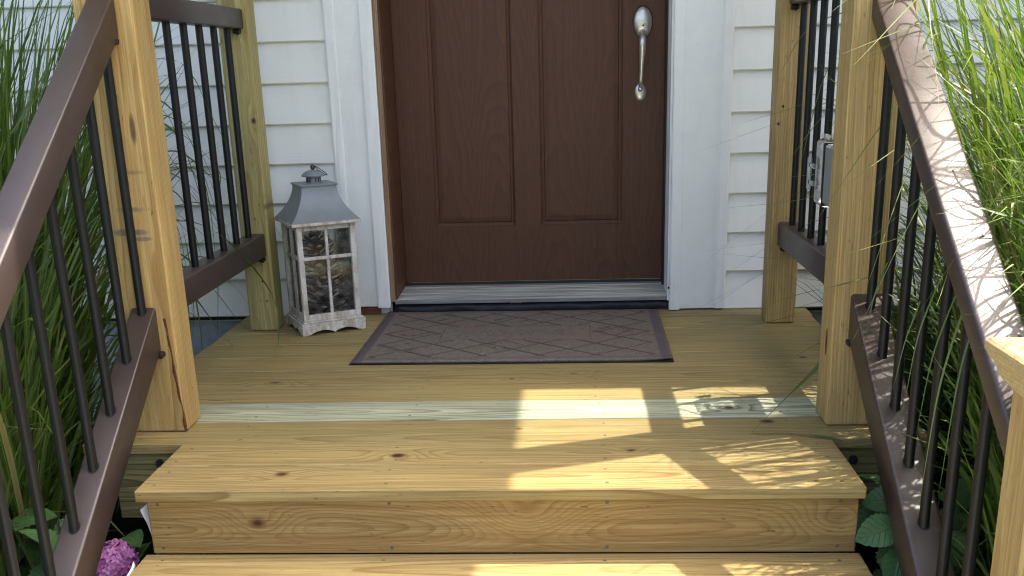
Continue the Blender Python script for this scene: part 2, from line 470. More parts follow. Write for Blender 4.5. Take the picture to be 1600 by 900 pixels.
def wobble_box(x0, x1, y0, y1, z0, z1, nz, amp, seed):
    """bent sheet-metal wrap: its face wanders by a millimetre or two"""
    r_ = random.Random(seed); rs = []
    for i in range(nz + 1):
        zz = z0 + (z1 - z0) * i / nz
        j = [r_.uniform(-amp, amp) for _ in range(4)]
        xm = x0 + (x1 - x0) * 0.5
        rs.append([(x0, y1, zz), (x0 + j[3] * .5, y0 + 0.002 + j[0] * .4, zz), (x0 + 0.004, y0 + j[0], zz), (xm, y0 + j[1] * 1.5, zz), (x1 - 0.004, y0 + j[2], zz), (x1 + j[3] * .5, y0 + 0.002 + j[2] * .4, zz), (x1, y1, zz)])
    return rs
# left: J-channel, flat casing, raised inner lip
MB().rings(wobble_box(-0.690, -0.657, YW - 0.016, YW + 0.022, 0.030, 2.20, 14, 0.0008, 1)).build('corner_channel', M_TRIM, house)
MB().rings(wobble_box(-0.662, -0.572, YW - 0.010, YW + 0.022, 0.030, 2.20, 16, 0.0013, 2)).build('door_casing', M_TRIM, house)
MB().rings(wobble_box(-0.579, -0.536, YW - 0.019, YW + 0.022, 0.027, 2.20, 16, 0.0009, 3)).build('casing_lip', M_TRIM, house)
# right
MB().rings(wobble_box(0.404, 0.438, YW - 0.020, YW + 0.022, 0.004, 2.20, 16, 0.0009, 4)).build('casing_lip', M_TRIM, house)
MB().rings(wobble_box(0.431, 0.560, YW - 0.011, YW + 0.022, 0.006, 2.20, 16, 0.0016, 5)).build('door_casing', M_TRIM, house)
MB().rings(wobble_box(0.555, 0.588, YW - 0.017, YW + 0.022, 0.006, 2.20, 14, 0.0008, 6)).build('corner_channel', M_TRIM, house)
MB().box(-0.69, 0.588, YW - 0.014, YW + 0.02, 2.10, 2.24, 0.003).build('head_casing', M_TRIM, house)
w_jamb = wood('bare_jamb_pine', ('Z', 'X', 'Y'), 31, early=(0.38, 0.255, 0.15), late=(0.24, 0.14, 0.07), spacing=0.004, a0=-0.6, b0=1.2)
MB().box(-0.5345, -0.5190, YW - 0.006, YW + 0.05, 0.044, 2.09, 0.001).build('bare_jamb_edge', w_jamb, house)
MB().box(-0.66, -0.575, YW - 0.004, YW + 0.02, 0.001, 0.026, 0.001).build('sill_block', wood('stained_block', ('X', 'Z', 'Y'), 32, early=(0.20, 0.085, 0.04), late=(0.11, 0.045, 0.02)), house)
MB().box(-0.546, -0.513, YW + 0.051, 1.56, 0.03, 2.09, 0.001).box(-0.5187, -0.513, YW - 0.002, YW + 0.0508, 0.05, 2.09, 0.001).box(-0.5145, -0.503, 1.478, 1.53, 0.05, 2.08, 0.001).build('door_jamb', M_DOOR, house)
# right jamb: white with stop and weatherstrip beads
jb = MB()
jb.box(0.401, 0.4035, YW - 0.010, 1.56, 0.034, 2.09)
jb.box(0.3965, 0.4009, YW - 0.012, YW + 0.035, 0.034, 2.09, 0.0012)
jb.box(0.3975, 0.4009, YW + 0.060, YW + 0.120, 0.034, 2.09, 0.0012)
jb.build('door_jamb', M_TRIM, house)
MB().box(0.392, 0.4008, YW + 0.142, YW + 0.166, 0.045, 2.09, 0.002).box(0.398, 0.4008, YW + 0.040, YW + 0.046, 0.034, 2.09).build('weatherstrip', M_GASKET, house)
MB().tube([(0.4008, YW - 0.0125, 0.078), (0.4008, YW - 0.016, 0.078)], 0.0035, 8).build('screw', M_BLACK, house)
MB().box(-0.547, 0.42, 1.475, 1.56, 2.08, 2.10).build('head_jamb', M_TRIM, house)
# threshold: ribbed slope
th = MB()
prof = [(YW - 0.008, 0.036), (YW - 0.010, 0.047), (YW - 0.004, 0.050)]
yy = YW + 0.004; zz = 0.049
for i in range(7):
    prof += [(yy, zz), (yy + 0.004, zz + 0.004), (yy + 0.012, zz + 0.004), (yy + 0.016, zz)]
    yy += 0.022; zz += 0.0006
prof += [(yy, zz), (yy + 0.006, zz + 0.005), (yy + 0.035, zz + 0.005), (yy + 0.06, zz), (yy + 0.06, 0.036)]
th.rings([[(xx, a, b) for a, b in prof] for xx in (-0.520, 0.4005)])
th.build('threshold', M_SILL, house)
MB().box(-0.512, 0.398, 1.466, 1.474, 0.056, 0.0655).build('door_sweep', M_GASKET, house)
fl = MB()
rs = []
for i in range(40):
    xx = -0.535 + 0.955 * i / 39
    j = rng.uniform(-0.004, 0.004)
    rs.append([(xx, YW + 0.016 + j, -0.03), (xx, YW + 0.018 + rng.uniform(-.003, .003), 0.012), (xx, YW + 0.022 - j, 0.0355), (xx, YW + 0.045, 0.0355), (xx, YW + 0.045, -0.03)])
fl.rings(rs).build('flashing_membrane', M_MEMB, house, True)
MB().box(-0.13, -0.09, YW + 0.004, YW + 0.016, 0.030, 0.0355, 0.001).build('shim', plain('shim_wood', (0.3, 0.26, 0.18), 0.8), house)

# the door: stiles and rails, sunk panels with a raised field
YD = 1.473
dm = MB()
PX = [(-0.396, -0.114), (-0.024, 0.258)]
ZP = [(0.262, 1.28), (1.42, 1.93)]
DX0, DX1, DZ0, DZ1 = -0.511, 0.3985, 0.066, 2.078
dm.box(DX0, PX[0][0], YD, YD + 0.044, DZ0, DZ1)
dm.box(PX[0][1], PX[1][0], YD, YD + 0.044, ZP[0][0], ZP[1][1])
dm.box(PX[1][1], DX1, YD, YD + 0.044, DZ0, DZ1)
dm.box(PX[0][0], PX[1][1], YD, YD + 0.044, DZ0, ZP[0][0])
dm.box(PX[0][0], PX[1][1], YD, YD + 0.044, ZP[1][1], DZ1)
for a, b in PX: dm.box(a, b, YD, YD + 0.044, ZP[0][1], ZP[1][0])
door = dm.build('door', M_DOOR, house)
door['label'] = 'brown stained panelled entry door'
for (a, b) in PX:
    for (c, d) in ZP:
        steps = [(0, 0.0), (0.0012, 0.0050), (0.008, 0.0095), (0.013, 0.0098), (0.016, 0.0055), (0.031, 0.0030), (0.033, 0.0028)]
        rr = [[(a + s, YD + t, c + s), (b - s, YD + t, c + s), (b - s, YD + t, d - s), (a + s, YD + t, d - s)] for s, t in steps]
        m = MB(); m.rings(rr, cap=False); k = len(m.v); m.f.append((k - 4, k - 3, k - 2, k - 1))
        m.build('panel', M_DOOR, door)
def ellipse_plate(cx, cz, rx, rz, y0, th, dome, name, mat):
    m = MB(); rr = []
    for s, t in ((1.0, 0.0), (1.0, th * 0.6), (0.95, th), (0.75, th + dome * 0.55), (0.45, th + dome * 0.88), (0.12, th + dome)):
        rr.append([(cx + rx * s * math.cos(2 * math.pi * k / 28), y0 - t, cz + rz * s * math.sin(2 * math.pi * k / 28)) for k in range(28)])
    m.rings(rr)
    return autosmooth(m.build(name, mat, door), 50)
HX = 0.3225
ellipse_plate(HX - 0.001, 0.9235, 0.0345, 0.0525, YD - 0.0003, 0.003, 0.0, 'plate_gasket', M_GASKET)
ellipse_plate(HX, 0.9215, 0.0300, 0.0485, YD - 0.0035, 0.006, 0.008, 'handle_plate', M_SILVER)
ellipse_plate(HX - 0.006, 0.7005, 0.0192, 0.0290, YD - 0.0003, 0.005, 0.004, 'lower_plate', M_SILVER)
hp = []; hr = []
for i in range(25):
    t = i / 24
    zz = 0.892 + (0.712 - 0.892) * t
    if t < 0.16: prj = 0.012 + 0.036 * math.sin(t / 0.16 * math.pi / 2)
    elif t > 0.86: prj = 0.009 + 0.032 * math.cos((t - 0.86) / 0.14 * math.pi / 2)
    else: prj = 0.041 + 0.008 * math.cos((t - 0.16) / 0.7 * math.pi / 2)
    hp.append((HX - 0.002 - 0.006 * t, YD - prj, zz)); hr.append(0.0085 + 0.0035 * math.exp(-((t - 0.22) / 0.2) ** 2) - 0.0035 * max(0, t - 0.35))
autosmooth(MB().tube(hp, hr, 14).build('pull_handle', M_SILVER, door), 60)
m = MB(); rr = []
for k in range(9):
    ph = math.pi * k / 8
    rr.append([(HX - 0.0075 + 0.0085 * max(math.sin(ph), .02) * math.cos(2 * math.pi * j / 14), YD - 0.024 - 0.0085 * math.cos(ph), 0.711 + 0.0085 * max(math.sin(ph), .02) * math.sin(2 * math.pi * j / 14)) for j in range(14)])
m.rings(rr).build('handle_foot', M_SILVER, door, True)
MB().box(HX - 0.003, HX + 0.003, YD - 0.0195, YD - 0.012, 0.9085, 0.9135, 0.0006).build('keyhole', M_BLACK, door)
MB().box(HX - 0.0005, HX + 0.009, YD - 0.0185, YD - 0.012, 0.9145, 0.9165).build('key_slot', M_BLACK, door)

# eaves and porch roof (over the frame's top edge; they shade the porch)
MB().box(-3.6, 3.8, 0.79, YW + 0.30, 2.50, 2.60).build('eave', M_SOFFIT, house)
MB().box(-1.30, 1.086, -0.145, 0.789, 2.45, 2.60).build('porch_ceiling', M_SOFFIT, house)
MB().add([(-3.6, 0.79, 2.602), (3.8, 0.79, 2.602), (3.8, 4.5, 4.6), (-3.6, 4.5, 4.6), (-3.6, 0.79, 2.63), (3.8, 0.79, 2.63), (3.8, 4.5, 4.63), (-3.6, 4.5, 4.63)],
         [(0, 3, 2, 1), (4, 5, 6, 7), (0, 1, 5, 4), (1, 2, 6, 5), (2, 3, 7, 6), (3, 0, 4, 7)]).build('roof', M_ROOF, house)

# ------------------------------------------------------------------ deck
deck = thing('porch_deck', 'small treated pine porch deck at the front door', 'deck', (0, 0, 0))
deckY = [(0.0015, 0.1485), (0.1530, 0.2900), (0.2950, 0.4355), (0.4405, 0.5800), (0.5850, 0.7245), (0.7290, 0.8690), (0.8730, 1.0140), (1.0175, 1.1585), (1.1620, 1.2820)]
E1 = (0.385, 0.310, 0.132); L1 = (0.215, 0.147, 0.052)
deck_specs = [
    dict(knots=[(0.522, 0.118, 0.018, 0.9), (-0.05, 0.083, 0.012, 0.6)], a0=0.02, b0=-0.05, tilt=0.025),
    dict(early=(0.52, 0.53, 0.385), late=(0.19, 0.20, 0.115), knots=[(0.449, 0.215, 0.016, 0.9)], a0=0.215, b0=-0.035, tilt=-0.028, spacing=0.0085, contrast=1.25, amt=0.5),
    dict(a0=0.1, b0=-0.02, tilt=0.01),
    dict(knots=[(0.079, 0.520, 0.014, 0.55), (-0.726, 0.470, 0.018, 0.6), (-0.086, 0.478, 0.009, 0.9)], a0=0.5, b0=-0.09, tilt=0.02),
    dict(knots=[(0.718, 0.655, 0.013, 1.0)], a0=0.9, b0=-0.05, tilt=0.0),
    dict(a0=0.6, b0=-0.05, tilt=0.01), dict(a0=1.1, b0=-0.06, tilt=-0.02), dict(a0=1.07, b0=-0.1, tilt=0.03), dict(a0=1.0, b0=-0.03, tilt=0.0)]
scr_me = MB().tube([(0, 0, 0), (0, 0, 0.0006), ], [0.0038, 0.0034], 8).build('screw', M_SCREW)
scr_mesh = scr_me.data
bpy.data.objects.remove(scr_me)
def screws(board, xs, ys, z, vertical=None):
    for xx in xs:
        for yy in ys:
            o = link('screw', scr_mesh, None, board)
            o.location = (xx + rng.uniform(-.008, .008), yy + rng.uniform(-.004, .004), z) if vertical is None else (xx, vertical, yy)
            if vertical is not None: o.rotation_euler = (math.radians(90), 0, 0)
for i, ((y0, y1), sp) in enumerate(zip(deckY, deck_specs)):
    k_ = rng.uniform(.86, 1.10)
    sp = dict(dict(early=tuple(c * k_ for c in E1), late=L1), **sp)
    mt = wood('deck_pine_%d' % i, ('X', 'Y', 'Z'), 100 + i, **sp)
    dz = (0, 0.0015, 0, 0.001, 0, 0.0008, 0, 0, 0)[i]
    o = MB().box(-1.045 + rng.uniform(-.004, .004), 0.857 + rng.uniform(-.004, .004), y0, y1, -0.0254, dz, 0.0025).build('deck_board', mt, deck)
    if i == 1: o['label'] = 'pale greenish replacement deck board'
    screws(o, (-0.80, -0.31, 0.14, 0.60) if i > 1 else (-0.69, -0.31, 0.14, 0.56), (y0 + 0.03, y1 - 0.03), dz)
w_rim = wood('greenish_rim_joist', ('X', 'Z', 'Y'), 55, early=(0.33, 0.29, 0.13), late=(0.11, 0.09, 0.035), spacing=0.012, a0=-0.10, b0=0.05, tilt=0.03, contrast=1.1)
rim = MB().box(-0.985, 0.853, 0.010, 0.046, -0.187, -0.0258, 0.002).build('rim_joist', w_rim, deck)
for xx, zz in ((-0.874, -0.050), (0.692, -0.054)):
    b = MB().tube([(xx, 0.0098, zz), (xx, 0.006, zz)], [0.0105, 0.0100], 16).tube([(xx, 0.006, zz), (xx, -0.001, zz)], [0.0055, 0.0048], 6).build('bolt', M_BLACK, rim)
MB().box(-0.985, -0.949, 0.0465, 1.28, -0.187, -0.0258, 0.002).build('side_joist', w_rim, deck)
MB().box(0.817, 0.853, 0.0465, 1.28, -0.187, -0.0258, 0.002).build('side_joist', w_rim, deck)
for xx in (-0.30, 0.14): MB().box(xx - .019, xx + .019, 0.0465, 1.28, -0.187, -0.0258).build('joist', w_rim, deck)

# ------------------------------------------------------------------ steps
steps = thing('porch_steps', 'treated pine steps leading up to the porch deck', 'steps', (0, -0.5, -0.5))
O = Vector((0, -0.5, -0.5))
def sbox(name, mat, x0, x1, y0, y1, z0, z1, bev=0.0025):
    o = MB().box(x0, x1, y0, y1, z0, z1, bev).build(name, mat, steps)
    o.location = -O      # vertices stay in porch coordinates
    return o
tA = wood('tread_pine_a', ('X', 'Y', 'Z'), 71, early=(0.415, 0.322, 0.135), late=(0.225, 0.150, 0.052), knots=[(-0.305, -0.084, 0.019, 1.0), (0.198, -0.064, 0.011, 1.0)], a0=-0.07, b0=-0.040, tilt=0.03, contrast=1.1)
tB = wood('tread_pine_b', ('X', 'Y', 'Z'), 76, early=(0.425, 0.330, 0.138), late=(0.235, 0.150, 0.050), knots=[(-0.534, -0.186, 0.018, 0.8), (0.55, -0.24, 0.008, .6)], a0=-0.205, b0=-0.030, tilt=-0.030, spacing=0.0075, contrast=1.1)
XL, XR = -0.8146, 0.6413
t1 = sbox('tread_board', tA, XL + 0.002, XR - 0.001, -0.1355, -0.0015, -0.0254, 0.0005)
t2 = sbox('tread_board', tB, XL, XR, -0.2735, -0.1365, -0.0254, 0.0)
screws(t1, (-0.78, -0.31, 0.14, 0.60), (-0.030, -0.108), 0.0005)
screws(t2, (-0.78, -0.31, 0.14, 0.60), (-0.168, -0.243), 0.0)
wr = wood('riser_pine', ('X', 'Z', 'Y'), 83, early=(0.465, 0.320, 0.125), late=(0.26, 0.143, 0.042), knots=[(-0.575, -0.082, 0.022, 0.75), (0.594, -0.080, 0.026, 0.20), (-0.03, -0.075, 0.035, 0.0)],
          a0=-0.095, b0=-0.205, tilt=0.030, spacing=0.0048, warp=0.015, contrast=0.68)
ri = sbox('riser', wr, -0.8024, 0.6356, -0.2485, -0.2110, -0.1515, -0.0258, 0.002)
screws(ri, (-0.78, -0.30, 0.14, 0.60), (-0.040, -0.138), 0, vertical=-0.2486)
for k in (1, 2):
    y0 = -0.2490 - 0.262 * (k - 1); zz = -0.152 * k
    for j in (0, 1):
        mt = wood('low_tread_pine_%d%d' % (k, j), ('X', 'Y', 'Z'), 90 + k * 3 + j, early=(0.46, 0.355, 0.155), late=(0.265, 0.175, 0.062), a0=y0 - 0.07, b0=zz - 0.05, tilt=0.03, spacing=0.009)
        t = sbox('tread_board', mt, XL - 0.004, XR + 0.003, y0 - 0.1395 - 0.142 * j, y0 - 0.142 * j, zz - 0.0254, zz)
        screws(t, (-0.78, -0.31, 0.14, 0.60), (y0 - 0.03 - .142 * j, y0 - 0.11 - .142 * j), zz)
    sbox('riser', wr, -0.8024, 0.6356, y0 - 0.262, y0 - 0.2245, zz - 0.152 + 0.0005, zz - 0.0258, 0.002)
for xx in (-0.795, -0.1, 0.60):
    m = MB(); pr = [(0.008, -0.0262), (-0.205, -0.0262), (-0.205, -0.1785), (-0.467, -0.1785), (-0.467, -0.3305), (-0.70, -0.3305), (-0.70, -0.47), (-0.45, -0.47), (0.008, -0.185)]
    m.rings([[(xx + d, a, b) for a, b in pr] for d in (0, 0.036)])
    o = m.build('stringer', w_rim, steps); o.location = -O

# ------------------------------------------------------------------ posts
def post(label, mat, x0, x1, y0, y1, z0, z1, chips=None):
    t = thing('porch_post', label, 'post', ((x0 + x1) / 2, (y0 + y1) / 2, z0), 0, 'wooden posts of the porch')
    o = MB().box(x0, x1, y0, y1, z0, z1, 0.004).build('shaft', mat, t)
    o.location = (-(x0 + x1) / 2, -(y0 + y1) / 2, -z0)
    return t
PE = (0.56, 0.405, 0.170); PL = (0.36, 0.225, 0.085)
p1 = wood('post_pine_1', ('Z', 'X', 'Y'), 201, early=(0.555, 0.395, 0.160), late=(0.36, 0.215, 0.070), a0=-0.83, b0=0.21, tilt=0.010, spacing=0.0072, contrast=1.1,
          wear=[(0.47, -0.90, 0.008, 0.040, 0.8, (0.12, 0.105, 0.09)), (0.455, -0.88, 0.005, 0.03, 0.7, (0.12, 0.105, 0.09)), (0.52, -0.885, 0.006, 0.035, 0.6, (0.16, 0.13, 0.10)), (0.69, -0.862, 0.035, 0.007, 0.9, (0.09, 0.05, 0.03)), (0.60, -0.87, 0.006, 0.025, 0.5, (0.1, 0.08, 0.06))])
p2 = wood('post_pine_2', ('Z', 'X', 'Y'), 202, early=PE, late=(0.36, 0.230, 0.085), a0=0.60, b0=0.15, tilt=0.006, spacing=0.0065, contrast=0.95)
p3 = wood('post_pine_3', ('Z', 'X', 'Y'), 203, early=(0.49, 0.425, 0.180), late=(0.31, 0.235, 0.080), a0=-0.93, b0=1.13, tilt=0.02, spacing=0.011,
          knots=[(0.66, -0.885, 0.011, .7), (0.92, -0.9, 0.006, .8), (0.165, -0.908, 0.006, 1.0), (0.10, -0.9, 0.005, .7), (0.40, -0.8745, 0.012, 0.4)])
p4 = wood('post_pine_4', ('Z', 'X', 'Y'), 204, early=(0.51, 0.365, 0.155), late=(0.33, 0.21, 0.076), a0=0.80, b0=1.10, tilt=0.004, spacing=0.007, knots=[(0.66, 0.708, 0.005, 1.0), (0.61, 0.697, 0.005, 1.0)])
FLP = post('front left porch post with a bark-edged corner and scuff marks', p1, -0.9555, -0.8303, 0.0813, 0.185, 0.0008, 2.449)
FRP = post('front right porch post with a pitch pocket on its inner face', p2, 0.6459, 0.771, 0.0813, 0.185, 0.0008, 2.449)
post('slim rear porch post beside the lantern', p3, -0.9635, -0.8734, 1.0495, 1.136, 0.0012, 2.449)
post('slim rear porch post right of the door', p4, 0.6877, 0.7778, 1.0495, 1.136, 0.0012, 2.449)
# bark edge on the left post: ragged dark strip at the inner front corner
bm_ = MB(); rs = []
for i in range(46):
    zz = 0.004 + 0.27 * i / 45
    w = 0.0032 + 0.0025 * math.sin(i * 0.42 + 1.0) * math.sin(i * 0.17) * (1 - 0.4 * i / 45) + rng.uniform(-.0005, .0006)
    xx = -0.8302 - 0.016 * (i / 45)
    rs.append([(xx - w * 1.4, 0.0811, zz), (xx - w * 0.5, 0.0800 + rng.uniform(-.0006, .0004), zz), (xx + 0.0006, 0.0812 + rng.uniform(-.001, 0.0), zz), (min(xx + 0.0012, -0.8297), 0.0850, zz), (xx - 0.003, 0.086, zz)])
o = bm_.rings(rs).build('bark_edge', plain('reddish_bark', (0.12, 0.045, 0.022), 0.85, 0, 0.2, 0.5, 160, 0.9, 0.003), FLP)
o.location = -Vector(FLP.location)
# pitch pocket on the right post
pk = MB(); rs = []
for i in range(15):
    t = i / 14; hw = 0.0075 * math.sin(math.pi * t) ** 0.7 + 0.0004
    zz = 0.155 + 0.062 * t
    rs.append([(0.6459 - 0.0006, 0.126 - hw, zz), (0.6459 - 0.0002, 0.126, zz), (0.6459 - 0.0006, 0.126 + hw, zz), (0.6459 + 0.001, 0.126 + hw, zz), (0.6459 + 0.001, 0.126 - hw, zz)])
o = pk.rings(rs).build('pitch_pocket', plain('dark_resin', (0.10, 0.035, 0.014), 0.5, 0, 0.5, 0.8, 220, 0.8, 0.002), FRP)
o.location = -Vector(FRP.location)

def newel(label, xc, seed):
    t = thing('newel_post', label, 'post', (xc, -0.8045, -0.47), 0, 'newel posts at the foot of the stairs')
    mt = wood('newel_pine_%d' % seed, ('Z', 'X', 'Y'), seed, early=(0.54, 0.39, 0.16), late=(0.39, 0.24, 0.085), a0=0.0, b0=0.02, tilt=0.012, spacing=0.008, knots=[(0.605, 0.012, 0.010, .8)])
    MB().box(-0.0445, 0.0445, -0.0445, 0.0445, 0, 0.850, 0.004).build('shaft', mt, t)
    m = MB(); rr = []
    for w, zz in ((0.0455, 0.822), (0.048, 0.826), (0.056, 0.834), (0.060, 0.846), (0.062, 0.848), (0.062, 0.853), (0.070, 0.862), (0.074, 0.870), (0.076, 0.873), (0.076, 0.884), (0.072, 0.888), (0.060, 0.890), (0.001, 0.908)):
        rr.append([(-w, -w, zz), (w, -w, zz), (w, w, zz), (-w, w, zz)])
    m.rings(rr).build('cap', wood('newel_cap_pine_%d' % seed, ('X', 'Y', 'Z'), seed + 5, early=(0.58, 0.46, 0.24), late=(0.46, 0.33, 0.15), spacing=0.007), t)
    return t
newel('newel post with moulded cap at the foot of the right stair railing', 0.7235, 301)
newel('newel post with moulded cap at the foot of the left stair railing', -0.8935, 302)

# ------------------------------------------------------------------ railings
def rr_prof(x0, x1, z0, z1, r=0.006):
    pts = []
    for cx, cz, a0 in ((x1 - r, z1 - r, 0), (x0 + r, z1 - r, 90), (x0 + r, z0 + r, 180), (x1 - r, z0 + r, 270)):
        for k in range(4):
            a = math.radians(a0 + 30 * k)
            pts.append((cx + r * math.cos(a), cz + r * math.sin(a)))
    return pts
def rail_bar(name, root, x0, x1, yA, yB, ztop, h):
    """plumb-cut bar from yA to yB; ztop is a function of y"""
    m = MB(); rs = []
    for yy in (yA, yA + 0.0015, yB - 0.0015, yB):
        e = 0.0012 if yy in (yA, yB) else 0.0
        rs.append([(px_, yy, pz_ + ztop(yy)) for px_, pz_ in rr_prof(x0 + e, x1 - e, -h + e, -e)])
    o = m.rings(rs).build(name, M_RAIL, root)
    o.location = -Vector(root.location)
    return autosmooth(o, 50)
def railing(label, x0, x1, yA, yB, top, toph, bot, both, ys, brk):
    xc = (x0 + x1) / 2
    t = thing('railing', label, 'railing', (xc, (yA + yB) / 2, min(bot(yA), bot(yB)) - both), 0, 'brown metal porch railings')
    rail_bar('top_rail', t, x0, x1, yA, yB, top, toph)
    rail_bar('bottom_rail', t, x0, x1, yA, yB, bot, both)
    L = Vector(t.location)
    for yy in ys:
        o = MB().tube([(xc, yy, bot(yy) - 0.03), (xc, yy, top(yy) - toph + 0.02)], 0.0098, 14).build('baluster', M_BAL, t)
        autosmooth(o, 50); o.location = -L
        # punched slot seen as a dark oval round the baluster
        sl_ = (bot(yy + 0.01) - bot(yy - 0.01)) / 0.02
        ring = [(xc + 0.0118 * math.cos(a), yy + 0.0122 * math.sin(a), bot(yy) + 0.0005 + sl_ * 0.0122 * math.sin(a)) for a in [2 * math.pi * k / 16 for k in range(16)]]
        o = MB().rings([ring, [(a, b, c - 0.003) for a, b, c in ring]]).build('slot', M_BLACK, t); o.location = -L
    for (bx, by, bz) in brk:
        o = MB().box(bx - 0.010, bx + 0.012, by - 0.010, by + 0.012, bz - 0.013, bz, 0.003).tube([(bx + 0.003, by, bz - 0.0125), (bx + 0.003, by, bz - 0.016)], 0.004, 8).build('bracket', M_BLACK, t)
        o.location = -L
    return t
lt = lambda y: 0.980
lb = lambda y: 0.318
sideys = [0.255 + 0.12 * k for k in range(7)]
railing('short level railing left of the doormat beside the lantern post', -0.9435, -0.8865, 0.1855, 1.0493, lambda y: 0.981, 0.056, lambda y: 0.3165, 0.073, sideys, [(-0.905, 1.034, 0.924), (-0.900, 1.034, 0.243)])
railing('short level railing right of the door behind the outlet box', 0.711, 0.768, 0.1855, 1.0493, lambda y: 0.998, 0.056, lambda y: 0.3195, 0.073, [0.258 + 0.1205 * k for k in range(7)], [(0.724, 1.034, 0.941), (0.728, 1.034, 0.246)])
sy = [0.0695 - 0.1118 * k for k in range(7)]
railing('left sloping stair railing with tall grass behind it', -0.922, -0.865, -0.7598, 0.0810, lambda y: 0.8985 + 0.741 * y, 0.082, lambda y: 0.2420 + 0.724 * y, 0.100, sy, [(-0.876, 0.068, 0.876), (-0.868, 0.072, 0.2420 - 0.044)])
sy = [0.050 - 0.1085 * k for k in range(7)]
railing('right sloping stair railing striped with shadows of grass blades', 0.6806, 0.7500, -0.7598, 0.0810, lambda y: 0.8610 + 0.741 * y, 0.056, lambda y: 0.2470 + 0.712 * y, 0.100, sy, [(0.700, 0.070, 0.861), (0.686, 0.074, 0.2470 - 0.044)])

# ------------------------------------------------------------------ doormat
n = NT('worn_taupe_mat')
x, y, z, vec = n.xyz()
W2, D2 = 0.4568, 0.3115
fine = n.noise(vec, 330.0, 3.0, 0.8)
med = n.noise(vec, 60.0, 4.0, 0.7)
big = n.noise(vec, 5.0, 3.0, 0.6)
jit = n.noise(vec, 26.0, 2.0, 0.5)
xj = n.math('MULTIPLY_ADD', n.math('SUBTRACT', jit, 0.5), 0.012, x)
ax = n.math('ABSOLUTE', x); ay = n.math('ABSOLUTE', y)
def stripes(sgn, per=0.162):
    u = n.math('MULTIPLY_ADD', y, sgn * 1.25, xj)
    d = n.math('ABSOLUTE', n.math('SUBTRACT', n.math('FRACT', n.math('DIVIDE', u, per)), 0.5))
    return n.ramp(n.math('MULTIPLY', d, per), [(0.0, 1.0), (0.0034, 0.95), (0.0062, 0.0)])
ln = n.math('MAXIMUM', stripes(1.0), n.math('MULTIPLY', stripes(-1.0), 0.75))
fade = n.ramp(n.noise(vec, 9.0, 3.0, 0.6), [(0.22, 0.15), (0.42, 1.0)])
ln = n.math('MULTIPLY', ln, fade)
inner = n.math('MULTIPLY', n.math('LESS_THAN', ax, W2 - 0.048), n.math('LESS_THAN', ay, D2 - 0.040))
ins = n.math('MULTIPLY', n.math('LESS_THAN', ax, 0.235), n.math('LESS_THAN', ay, 0.085))
ln = n.math('MULTIPLY', ln, n.math('SUBTRACT', inner, ins, clamp=True))
# stepped diamond motifs
def diamond(cx, cy, w, h):
    sx_ = n.math('SNAP', n.math('ABSOLUTE', n.math('SUBTRACT', x, cx)), 0.010)
    sy_ = n.math('ABSOLUTE', n.math('SUBTRACT', y, cy))
    d = n.math('ADD', n.math('DIVIDE', sx_, w), n.math('DIVIDE', sy_, h))
    ringd = n.math('LESS_THAN', n.math('ABSOLUTE', n.math('SUBTRACT', d, 0.86)), 0.15)
    return ringd
mot = None
for cx, cy in ((-0.02, 0.165), (-0.03, -0.150), (-0.33, 0.02), (-0.32, -0.16), (-0.27, 0.22), (0.27, 0.24), (0.30, 0.02)):
    d = diamond(cx, cy, 0.062, 0.055)
    mot = d if mot is None else n.math('MAXIMUM', mot, d)
mot = n.math('MULTIPLY', mot, n.ramp(n.noise(vec, 34.0, 3.0, 0.65), [(0.45, 0.0), (0.62, 1.0)]))
# inset frame with worn raised lettering nobody can read any more
fr_ = n.math('MAXIMUM', n.math('LESS_THAN', n.math('ABSOLUTE', n.math('SUBTRACT', ax, 0.228)), 0.0025),
             n.math('LESS_THAN', n.math('ABSOLUTE', n.math('SUBTRACT', ay, 0.082)), 0.0025))
fr_ = n.math('MULTIPLY', fr_, n.math('MULTIPLY', n.math('LESS_THAN', ax, 0.231), n.math('LESS_THAN', ay, 0.085)))
fr_ = n.math('MULTIPLY', fr_, n.ramp(med, [(0.42, 0.0), (0.6, 0.8)]))
let = n.node('ShaderNodeTexVoronoi', feature='DISTANCE_TO_EDGE'); n.put(let.inputs['Vector'], n.comb(n.math('MULTIPLY', x, 34.0), n.math('MULTIPLY', y, 24.0), 0.0)); let.inputs['Scale'].default_value = 1.0
lt_ = n.math('MULTIPLY', n.ramp(let.outputs[0], [(0.03, 1.0), (0.10, 0.0)]), n.math('MULTIPLY', n.math('LESS_THAN', ax, 0.175), n.math('LESS_THAN', ay, 0.040)))
lt_ = n.math('MULTIPLY', lt_, n.math('MULTIPLY', n.ramp(med, [(0.45, 0.0), (0.62, 0.75)]), 0.7))
rel = n.math('MAXIMUM', n.math('MAXIMUM', ln, n.math('MULTIPLY', mot, 0.8)), n.math('MAXIMUM', fr_, lt_))
col = n.mix(n.ramp(big, [(0.35, 0.0), (0.65, 1.0)]), (0.152, 0.138, 0.114), (0.160, 0.128, 0.110))
col = n.mix(1.0, col, n.ramp(fine, [(0.3, 0.45), (0.7, 1.6)]), 'MULTIPLY')
col = n.mix(1.0, col, n.ramp(med, [(0.3, 0.82), (0.7, 1.15)]), 'MULTIPLY')
bx = n.ramp(n.math('ABSOLUTE', n.math('SUBTRACT', ax, W2 - 0.021)), [(0.011, 1.0), (0.015, 0.0)])
by = n.math('MULTIPLY', n.ramp(n.math('ABSOLUTE', n.math('SUBTRACT', ay, D2 - 0.026)), [(0.008, 1.0), (0.014, 0.0)]), 0.45)
bord = n.math('MAXIMUM', bx, by)
bord = n.math('MULTIPLY', bord, n.ramp(med, [(0.25, 0.55), (0.6, 1.0)]))
